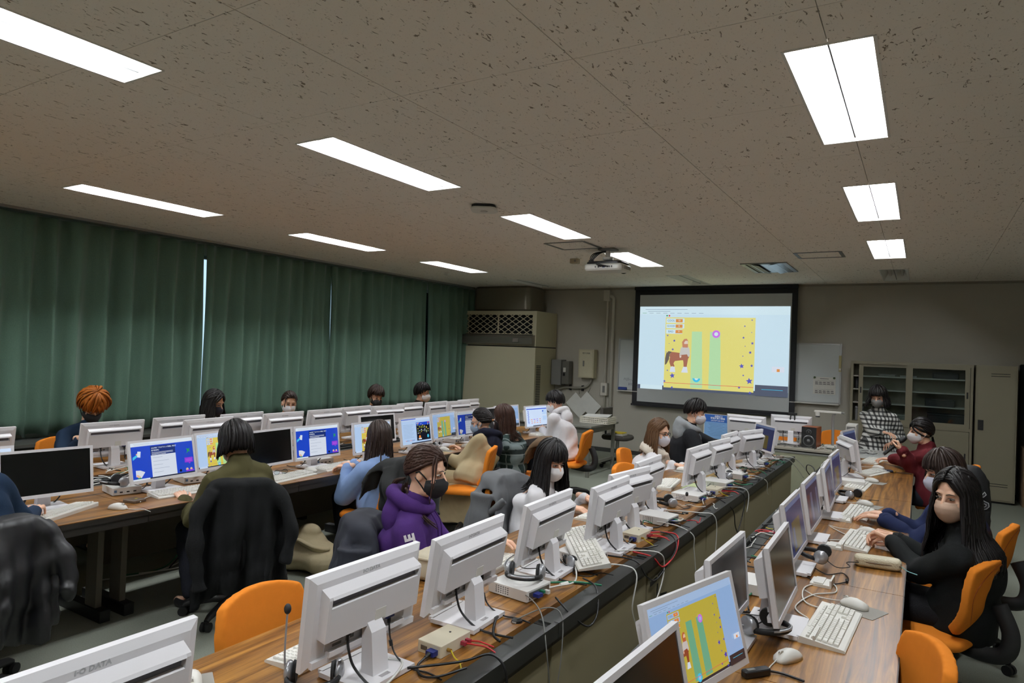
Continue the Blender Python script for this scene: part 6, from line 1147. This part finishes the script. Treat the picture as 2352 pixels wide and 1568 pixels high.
def hood(pp, m_, size=1.0, inner=None, stand_=0):
    Nk, up, rx, fw = pp['Nk'], pp['up'], pp['rx'], pp['fw']; m = MB(); R = .092*size
    pts = [Nk+rx*(R*1.12*math.sin(a))+fw*(R*.98*math.cos(a)-.012)+up*(.012-.030*math.cos(a)*1.0+.012*(math.cos(a) < 0)) for a in [2*PI*k/20 for k in range(21)]]
    m.tube(pts, [.034*size if math.cos(2*PI*k/20) < .5 else .026*size for k in range(21)], 8); m.ell(Nk-fw*.080*size-up*(.065-stand_*.3), (.125*size,.068*size,.105*size))
    o = obj('hood', setmats(blob(m, .008, 12, fold=.005, fscale=1.2, seed=2), m_), pp['root'])
    if inner: MB().ell(Nk-fw*.07*size+up*(.03+stand_), (.085*size,.05*size,.02)).build('hood_lining', inner, o, smooth=True)
    for s in (-1, 1): MB().tube(spline([Nk+rx*s*.04+fw*.085-up*.03, Nk+rx*s*.045+fw*.125-up*.09, Nk+rx*s*.05+fw*.135-up*.17], 4), .0035, 5).build('drawstring', m_, o, smooth=True)
    return o
def glasses(pp, m_, rnd=.021):
    M, s = pp['MH'], pp['hs']; m = MB()
    for k in (-1, 1): m.tube([M @ (Vector((k*.032+rnd*1.1*math.cos(a), .098-.012*abs(math.cos(a)*k*.5+.5)*.8, .003+rnd*.9*math.sin(a)))*s) for a in [2*PI*j/18 for j in range(19)]], .0022, 5); m.tube([M @ (Vector(p)*s) for p in ((k*.056,.088,.010),(k*.072,.06,.012),(k*.080,-.01,.010))], .0022, 5)
    m.tube([M @ (Vector(p)*s) for p in ((-.01,.098,.006),(0,.101,.008),(.01,.098,.006))], .0022, 5); m.build('glasses', m_, pp['root'], smooth=True)
def cl(n, c, **k): return mat('cloth_'+n, c, rough=.88, bump=.45, bscale=420, spec=.15, **k)
def clothpattern(name, base, rows):
    # woven check: rows of (axis, period, duty, offset, colour)
    m = cl(name, base); nt = m.node_tree; N = nt.nodes; L = nt.links; b = N['Principled BSDF']; tc = [n for n in N if n.type == 'TEX_COORD'][0]; sp = N.new('ShaderNodeSeparateXYZ'); L.new(tc.outputs['Object'], sp.inputs[0]); cur = b.inputs['Base Color'].links[0].from_socket
    for axis, per, duty, offs, colr in rows:
        src = sp.outputs[axis] if isinstance(axis, int) else None
        if src is None:
            ad = N.new('ShaderNodeMath'); ad.operation = 'ADD'; L.new(sp.outputs[0], ad.inputs[0]); L.new(sp.outputs[1], ad.inputs[1]); src = ad.outputs[0]
        d = N.new('ShaderNodeMath'); d.operation = 'MULTIPLY_ADD'; d.inputs[1].default_value = 1/per; d.inputs[2].default_value = offs+20; L.new(src, d.inputs[0]); fr = N.new('ShaderNodeMath'); fr.operation = 'FRACT'; L.new(d.outputs[0], fr.inputs[0]); lt = N.new('ShaderNodeMath'); lt.operation = 'LESS_THAN'; lt.inputs[1].default_value = duty; L.new(fr.outputs[0], lt.inputs[0])
        mx = N.new('ShaderNodeMix'); mx.data_type = 'RGBA'; mx.inputs['B'].default_value = rgb(colr); L.new(cur, mx.inputs['A']); ml = N.new('ShaderNodeMath'); ml.operation = 'MULTIPLY'; ml.inputs[1].default_value = .85; L.new(lt.outputs[0], ml.inputs[0]); L.new(ml.outputs[0], mx.inputs['Factor']); cur = mx.outputs['Result']
    L.new(cur, b.inputs['Base Color']); return m
WHITE = (228,226,226); NAVYC = cl('navy_sweat', (24,40,60)); BLKK = cl('black_knit', (22,24,24)); JEAN = cl('dark_trousers', (34,36,44)); OLIVE = cl('olive_knit', (74,70,44)); LBLUE = cl('light_blue_shirt', (138,164,208)); TRENCH = cl('trench_beige', (186,168,132)); WHT = cl('white_sweat', (226,224,226)); PURP = cl('purple_hoodie', (70,42,104)); BLKJ = cl('black_jacket', (28,29,32)); GRYH = cl('grey_hood', (150,154,156)); MAR = cl('maroon_sweat', (92,30,36)); NAVYD = cl('navy_sweater', (28,36,66)); NHOOD = cl('navy_hood', (22,24,38)); CREAM = cl('cream_scarf', (222,212,196)); DKT = cl('dark_top', (40,36,36)); LGT = cl('light_top', (200,196,186))
SHORT = dict(kind='short', n=200, ends=[76,80,96,108,122,126], mess=.8, vol=1.3, fw=1.0)
SHAG = dict(kind='short', n=240, ends=[84,88,100,112,122,128], mess=1.2, vol=2.2, puff=.4, fw=1.2, w=1.1)
BOB = dict(kind='short', n=230, len=.075, ends=[80,84,95,95,95,95], mess=.3, flare=.012, fw=.85, tip=.6, vol=1.5, wave=.4)
LONGB = dict(kind='short', n=240, len=.27, ends=[82,84,95,95,95,95], mess=.3, flare=.03, fw=.8, tip=.3, wave=.6, vol=1.2)
PART = dict(kind='part', n=240, len=.30, face=.95, flare=.03, tip=.3, wave=.8, fw=.6, ends=[60,70,95,95,95,95])
gP = 'seated people'
# window row
person('person with bushy orange hair and black mask bending over the window row', (-6.22,3.0), 0, (-5.97,3.02,1.125), -8, 42, 0, (dict(p=(-5.72,3.22,.80), pose='relax'), dict(p=(-5.70,2.80,.90), pose='fist', dir=(1,.2,.1))), NAVYC, JEAN, dict(SHAG, vol=2.6), HO, (20,20,22), True, 1.03, 1.02, near=False, seed=3, group=gP)
person('person with long straight black hair and navy mask, window row', (-6.2,4.1), 10, (-5.97,4.16,1.10), 20, 20, 0, (None, None), LGT, JEAN, dict(PART, len=.25, face=.85), HB, (30,34,52), True, .93, .96, seed=4, group=gP)
person('person with fringe, tied-back hair and white mask, window row', (-6.2,5.08), 0, (-5.97,5.09,1.055), -28, 12, -4, (None, None), cl('taupe_top', (128,112,104)), JEAN, dict(kind='pony', n=170, line=[58,62,72,92,100,112,118], wisps=[(-.05,0,.13),(.055,0,.10)], tails=[dict(p=[(0,-.11,-.03),(0,-.14,-.07),(0,-.13,-.14)], n=14)]), HD, (226,226,230), False, .93, .96, seed=5, group=gP)
person('person with brown hair, round glasses and black mask, window row', (-6.2,6.45), 0, (-5.97,6.48,1.075), -22, 18, 0, (None, None), BLKK, JEAN, dict(SHORT, vol=2.0, sweep=.3), HD, (22,22,24), True, 1.0, 1.0, seed=6, group=gP)
GLS = mat('glasses_dark', (30,26,26), rough=.3)
person('black-haired person with white mask looking aside, window row', (-6.2,7.42), 5, (-5.97,7.42,1.09), 18, 6, 0, (None, None), cl('brown_black_top', (44,36,34)), JEAN, dict(SHORT, vol=1.8), HB, WHITE, False, 1.0, 1.0, seed=7, group=gP)
# second row (seen from behind)
person('person in navy sweatshirt cut by the left edge of the picture', (-3.70,1.44), 185, (-3.76,1.26,1.20), 190, 15, 0, (None, dict(p=(-4.0,1.75,.78), pose='type', hide=True)), NAVYC, JEAN, SHORT, HB, (30,30,32), True, 1.02, 1.0, seed=8, group=gP)
person('person with black bob in an olive knit, seen from behind', (-3.62,2.74), 178, (-3.70,2.745,1.075), 172, 24, 0, (None, dict(p=(-3.93,3.12,.77), pose='type', hide=True)), OLIVE, JEAN, dict(BOB, vol=1.7, len=.095), HB, WHITE, False, .97, .98, near=True, nk=.035, puff=.014, sleeve=1.1, seed=9, group=gP)
person('person with long dark hair in a loose light blue shirt, seen from behind', (-3.60,4.02), 172, (-3.68,4.05,.99), 150, 24, 0, (dict(p=(-3.86,3.90,.765), pose='type', dir=(-.8,-.25,-.1)), dict(p=(-3.92,4.02,.77), pose='type', dir=(-.8,-.5,-.1))), LBLUE, cl('black_skirt', (16,16,18)), dict(kind='short', n=260, len=.37, ends=[80,84,95,95,95,95], mess=.4, flare=.02, fw=.8, tip=.25, wave=1.4, vol=1.3), HD, (90,90,96), True, .95, .97, near=True, puff=.014, sleeve=1.35, seed=10, shoes=(190,186,184), skirt=True, group=gP)
p = person('person in a beige trench coat with dark navy hood and short ponytail', (-3.64,5.34), 196, (-3.68,5.50,1.02), 198, 14, 0, (dict(p=(-3.98,5.3,.68), pose='relax', hide=True), dict(p=(-3.96,5.62,.66), pose='relax', hide=True)), TRENCH, TRENCH, dict(kind='pony', n=180, nape=100, line=[58,62,78,106,112,118,122], tails=[dict(p=[(0,-.115,-.01),(0,-.15,-.04),(.01,-.14,-.11),(.02,-.12,-.16)], n=24, spread=.01)]), HB, (150,168,190), True, .97, .98, near=True, puff=.016, sleeve=1.2, seed=11, flare=.03, group=gP)
hood(p, NHOOD, 1.25); glasses(p, mat('thin_metal', (150,150,150), rough=.3, metal=.6), .02)
for s, z in ((-1, .1), (1, .12)): obj('coat_skirt', setmats(blob(MB().sheet(lambda u, v: (s*(.17+.06*v+.015*math.sin(9*u)), -.16+.42*u, .47-(.47-z)*v), 10, 10, .012), .011, 3, fold=.006, seed=4), TRENCH), p['root'])
MB().tube([p['MH'] @ Vector(q) for q in ((-.012,-.116,-.008),(.0,-.122,-.012),(.012,-.116,-.008))], .011, 8).build('hair_tie', mat('hair_tie_tan', (190,130,80)), p['root'], smooth=True)
PLAID = clothpattern('green_plaid', (44,58,56), [('xy',.24,.16,.2,(132,142,142)),('xy',.24,.05,.9,(150,156,156)),(2,.20,.10,.15,(120,132,132)),(2,.20,.03,.65,(170,176,176)),(2,.40,.12,.3,(26,36,36))])
person('person with long brown hair in a dark green plaid top, hand on the face', (-3.62,6.0), 192, (-3.69,5.93,1.035), 196, 12, -6, (dict(p=(-3.80,5.78,.935), pose='relax', dir=(-.25,.25,.9), up=(1,0,.2), hint=(-.3,.2,-1)), dict(p=(-3.95,6.3,.74), pose='relax', hide=True)), PLAID, cl('dark_skirt', (40,42,40)), dict(kind='short', n=240, len=.26, ends=[80,84,95,95,95,95], mess=.3, flare=.02, fw=.75, tip=.25, wave=1.0), HBR, WHITE, False, .95, .97, near=True, puff=.016, sleeve=1.2, seed=12, group=gP)
p = person('person in a white hoodie leaning to the far code monitor', (-3.64,7.26), 186, (-3.84,7.36,1.115), 200, 20, 0, (dict(p=(-4.0,7.35,.76), pose='type', hide=True), dict(p=(-4.0,7.6,.76), pose='type', hide=True)), WHT, JEAN, dict(SHORT, vol=1.6), HB, WHITE, False, 1.03, 1.0, near=True, puff=.018, sleeve=1.2, seed=13, group=gP); hood(p, WHT, 1.12, None, 0)
# middle row
p = person('person in a purple hoodie with black mask and low brown bun', (-2.14,2.63), 28, (-2.09,2.655,1.105), 18, 10, 0, (dict(p=(-1.82,2.84,.75), pose='type', hide=True), dict(p=(-1.84,2.62,.75), pose='type', hide=True, hint=(.2,-.25,-1))), PURP, JEAN, dict(kind='pony', n=420, w=.8, nape=118, line=[58,60,68,90,100,112,118], wisps=[(.066,0,.20),(.058,0,.13),(-.066,0,.22),(-.02,0,.05)], tails=[dict(p=[(0,-.105,-.06),(.0,-.15,-.085),(0,-.15,-.13),(0,-.10,-.13),(0,-.095,-.08)], n=40, spread=.012), dict(p=[(.03,-.08,-.1),(.05,-.03,-.15),(.06,.02,-.21),(.055,.05,-.25)], n=12, spread=.012)]), HBR, (18,18,21), True, .97, .99, near=True, puff=.010, sleeve=1.1, seed=14, group=gP)
hood(p, PURP, 1.08, None, 0)
from mathutils.bvhtree import BVHTree
me = p['top'].data; bv = BVHTree.FromPolygons([v.co for v in me.vertices], [tuple(q.vertices) for q in me.polygons])
S, E = p['arms'][1][0], p['arms'][1][1]; ax = (S-E).normalized(); cam_l = p['Li'] @ Vector((0,0,1.72)); vw = (cam_l-(S+E)/2); vw = (vw-ax*vw.dot(ax)).normalized(); sd = vw.cross(ax).normalized()
tx = text_mesh('ATE', .060, 0, bold=.003); ymid = 0; tm = MB(); cen = E.lerp(S, .74)
bmx = bmesh.new(); bmx.from_mesh(tx); bmesh.ops.subdivide_edges(bmx, edges=[e for e in bmx.edges if e.calc_length() > .012], cuts=3, use_grid_fill=True); bmesh.ops.triangulate(bmx, faces=bmx.faces[:]); bmx.to_mesh(tx); bmx.free()
for v in tx.vertices:
    q = cen+ax*(v.co.x*1.02)+sd*(-v.co.y)+vw*.2; h = bv.ray_cast(q, -vw); v.co = (h[0]+h[1]*.003) if h[0] is not None else q-vw*.13
obj('sleeve_lettering', setmats(tx, mat('print_white', (226,222,226), rough=.7)), p['top'])
person('person with long black hair and straight fringe in a white top', (-2.17,3.88), 14, (-2.06,3.925,1.015), -22, 20, 0, (dict(p=(-1.93,4.18,.755), pose='mouse', dir=(1,.15,-.1)), dict(p=(-1.88,3.85,.755), pose='type', dir=(1,.25,-.12))), WHT, cl('plum_skirt', (56,40,46)), dict(LONGB, n=280, len=.25, vol=1.5), HB, WHITE, False, .95, .98, near=True, puff=.008, sleeve=1.05, seed=15, group=gP)
p = person('person with glasses, brown hair and cream scarf, middle row', (-2.18,6.06), 22, (-2.07,6.07,1.015), -12, 8, 0, (None, dict(p=(-1.92,6.02,.755), pose='mouse', dir=(1,-.1,-.1))), WHT, JEAN, dict(PART, len=.22, face=1.1), HL, (214,212,220), False, .95, .97, near=True, puff=.008, sleeve=1.05, seed=16, group=gP); glasses(p, mat('glasses_black', (14,14,16), rough=.3), .024)
Nk, up, rx, fw = p['Nk'], p['up'], p['rx'], p['fw']; m = MB(); m.tube([Nk+rx*(.10*math.sin(a))+fw*(.09*math.cos(a))+up*(-.01-.02*math.cos(a)) for a in [2*PI*k/18 for k in range(19)]], .036, 8, flat=1.3); m.tube(spline([Nk+fw*.10-up*.01+rx*.04, Nk+fw*.155-up*.10-rx*.0, Nk+fw*.18-up*.24-rx*.04], 5), .055, 8, flat=.4); m.tube(spline([Nk+fw*.10-up*.03-rx*.03, Nk+fw*.15-up*.15+rx*.04, Nk+fw*.17-up*.34+rx*.05], 5), .042, 8, flat=.45)
sc_ = obj('scarf', setmats(blob(m, .008, 3, fold=.005, fscale=1.3), CREAM), p['root']); MB().box(Nk+fw*.205-up*.21-rx*.04, (.07,.003,.035)).build('woven_label', mat('label_print_pale', (190,190,200)), sc_)
p = person('man in a black jacket with grey hood and white mask, middle row', (-2.20,7.32), 24, (-2.10,7.34,1.13), 12, 14, 0, (dict(p=(-1.70,7.52,.78), pose='type', hide=True), dict(p=(-1.72,7.12,.78), pose='type', hide=True)), BLKJ, JEAN, dict(SHORT, vol=1.9, sweep=.35, ends=[80,84,96,106,118,124]), HB, (218,214,218), False, 1.05, 1.02, near=True, puff=.026, sleeve=1.25, seed=17, group=gP); hood(p, GRYH, 1.25, BLK, .035)
# right-hand row
person('person in maroon sweatshirt with ponytail speaking into a microphone', (.12,7.52), 184, (.005,7.58,1.10), 200, 6, 0, (dict(p=(-.24,7.86,.775), pose='mouse', dir=(-1,.2,-.08)), dict(p=(-.14,7.36,.925), pose='grip', dir=(-.35,.25,.85), up=(.8,-.2,.5), hint=(.2,-.2,-1))), MAR, JEAN, dict(kind='pony', n=230, nape=116, vol=1.3, line=[64,66,72,92,100,112,118], wisps=[(-.04,0,.05),(0.0,0,.045),(.04,0,.05)], tails=[dict(p=[(0,-.1,-.06),(.02,-.11,-.14),(.05,-.08,-.22),(.07,-.05,-.30)], n=26, spread=.012)]), HB, WHITE, False, .97, .98, near=True, puff=.022, sleeve=1.25, seed=18, group=gP)
t = thing('microphone', 'black hand microphone held by the person in maroon', 'microphone', (-.20,7.37,.965)); dv = Vector((.62,.18,.62)).normalized(); MB().tube([-dv*.13,-dv*.11,dv*.04,dv*.06], [.014,.0155,.017,.017], 14).build('handle', BLK, t, smooth=True); MB().cap(dv*.075, dv*.105, .026, .025, 14).build('grille_head', mat('mic_mesh', (40,40,42), rough=.5, metal=.4), t, smooth=True); MB().tube([-dv*.135,-dv*.13], [.015,.015], 14).build('end_cap', PLD, t)
person('person with dark brown bob and navy sweater typing, right-hand row', (.22,4.96), 184, (.125,4.87,1.085), 205, 14, 0, (dict(p=(-.19,4.86,.765), pose='flat', dir=(-1,.12,-.05)), dict(p=(-.17,4.99,.765), pose='flat', dir=(-1,.1,-.05))), NAVYD, JEAN, dict(BOB, len=.10, vol=1.6), HD, (214,216,232), False, .95, .98, near=True, puff=.014, sleeve=1.25, seed=19, group=gP)
person('person with long black hair and beige mask in a black sweater, hands clasped', (.20,4.06), 168, (.155,3.98,1.09), 236, 8, 0, (dict(p=(-.12,4.21,.775), pose='clasp', dir=(-.8,.5,.12), up=(.3,.5,.8)), dict(p=(-.11,4.31,.775), pose='clasp', dir=(-.8,-.5,.12), up=(.3,-.5,.8))), BLKK, cl('black_trousers', (18,18,20)), dict(PART, len=.36, face=.88, n=300), HB, (196,164,142), True, .97, 1.0, near=True, puff=.012, sleeve=1.1, seed=20, group=gP)
# standing teacher
CHK = clothpattern('black_white_check', (216,216,212), [('xy',.052,.42,0,(20,20,22)),(2,.052,.42,0,(20,20,22))])
p = person('standing person in a black and white checked dress with grey mask', (-.44,9.42), 262, (-.45,9.36,1.33), 262, 14, 0, (dict(p=(-.30,9.30,.80), pose='relax', hide=True), dict(p=(-.37,9.12,.93), pose='relax', dir=(.9,-.4,-.1), hint=(.1,-.1,-1))), CHK, cl('black_tights', (20,20,22)), dict(BOB, len=.12, vol=2.0, wave=2.0, flare=.03), HB, (128,126,124), True, .88, .98, near=False, puff=.016, stand=True, seed=21)
m = MB(); m.tube([(0,0,.92),(0,0,.7),(0,0,.45)], [.16,.23,.27], 20); obj('dress_skirt', setmats(blob(m, .013, 3, fold=.006), CHK), p['root'])
cf = MB()
bpy.data.scenes.remove(TMP)
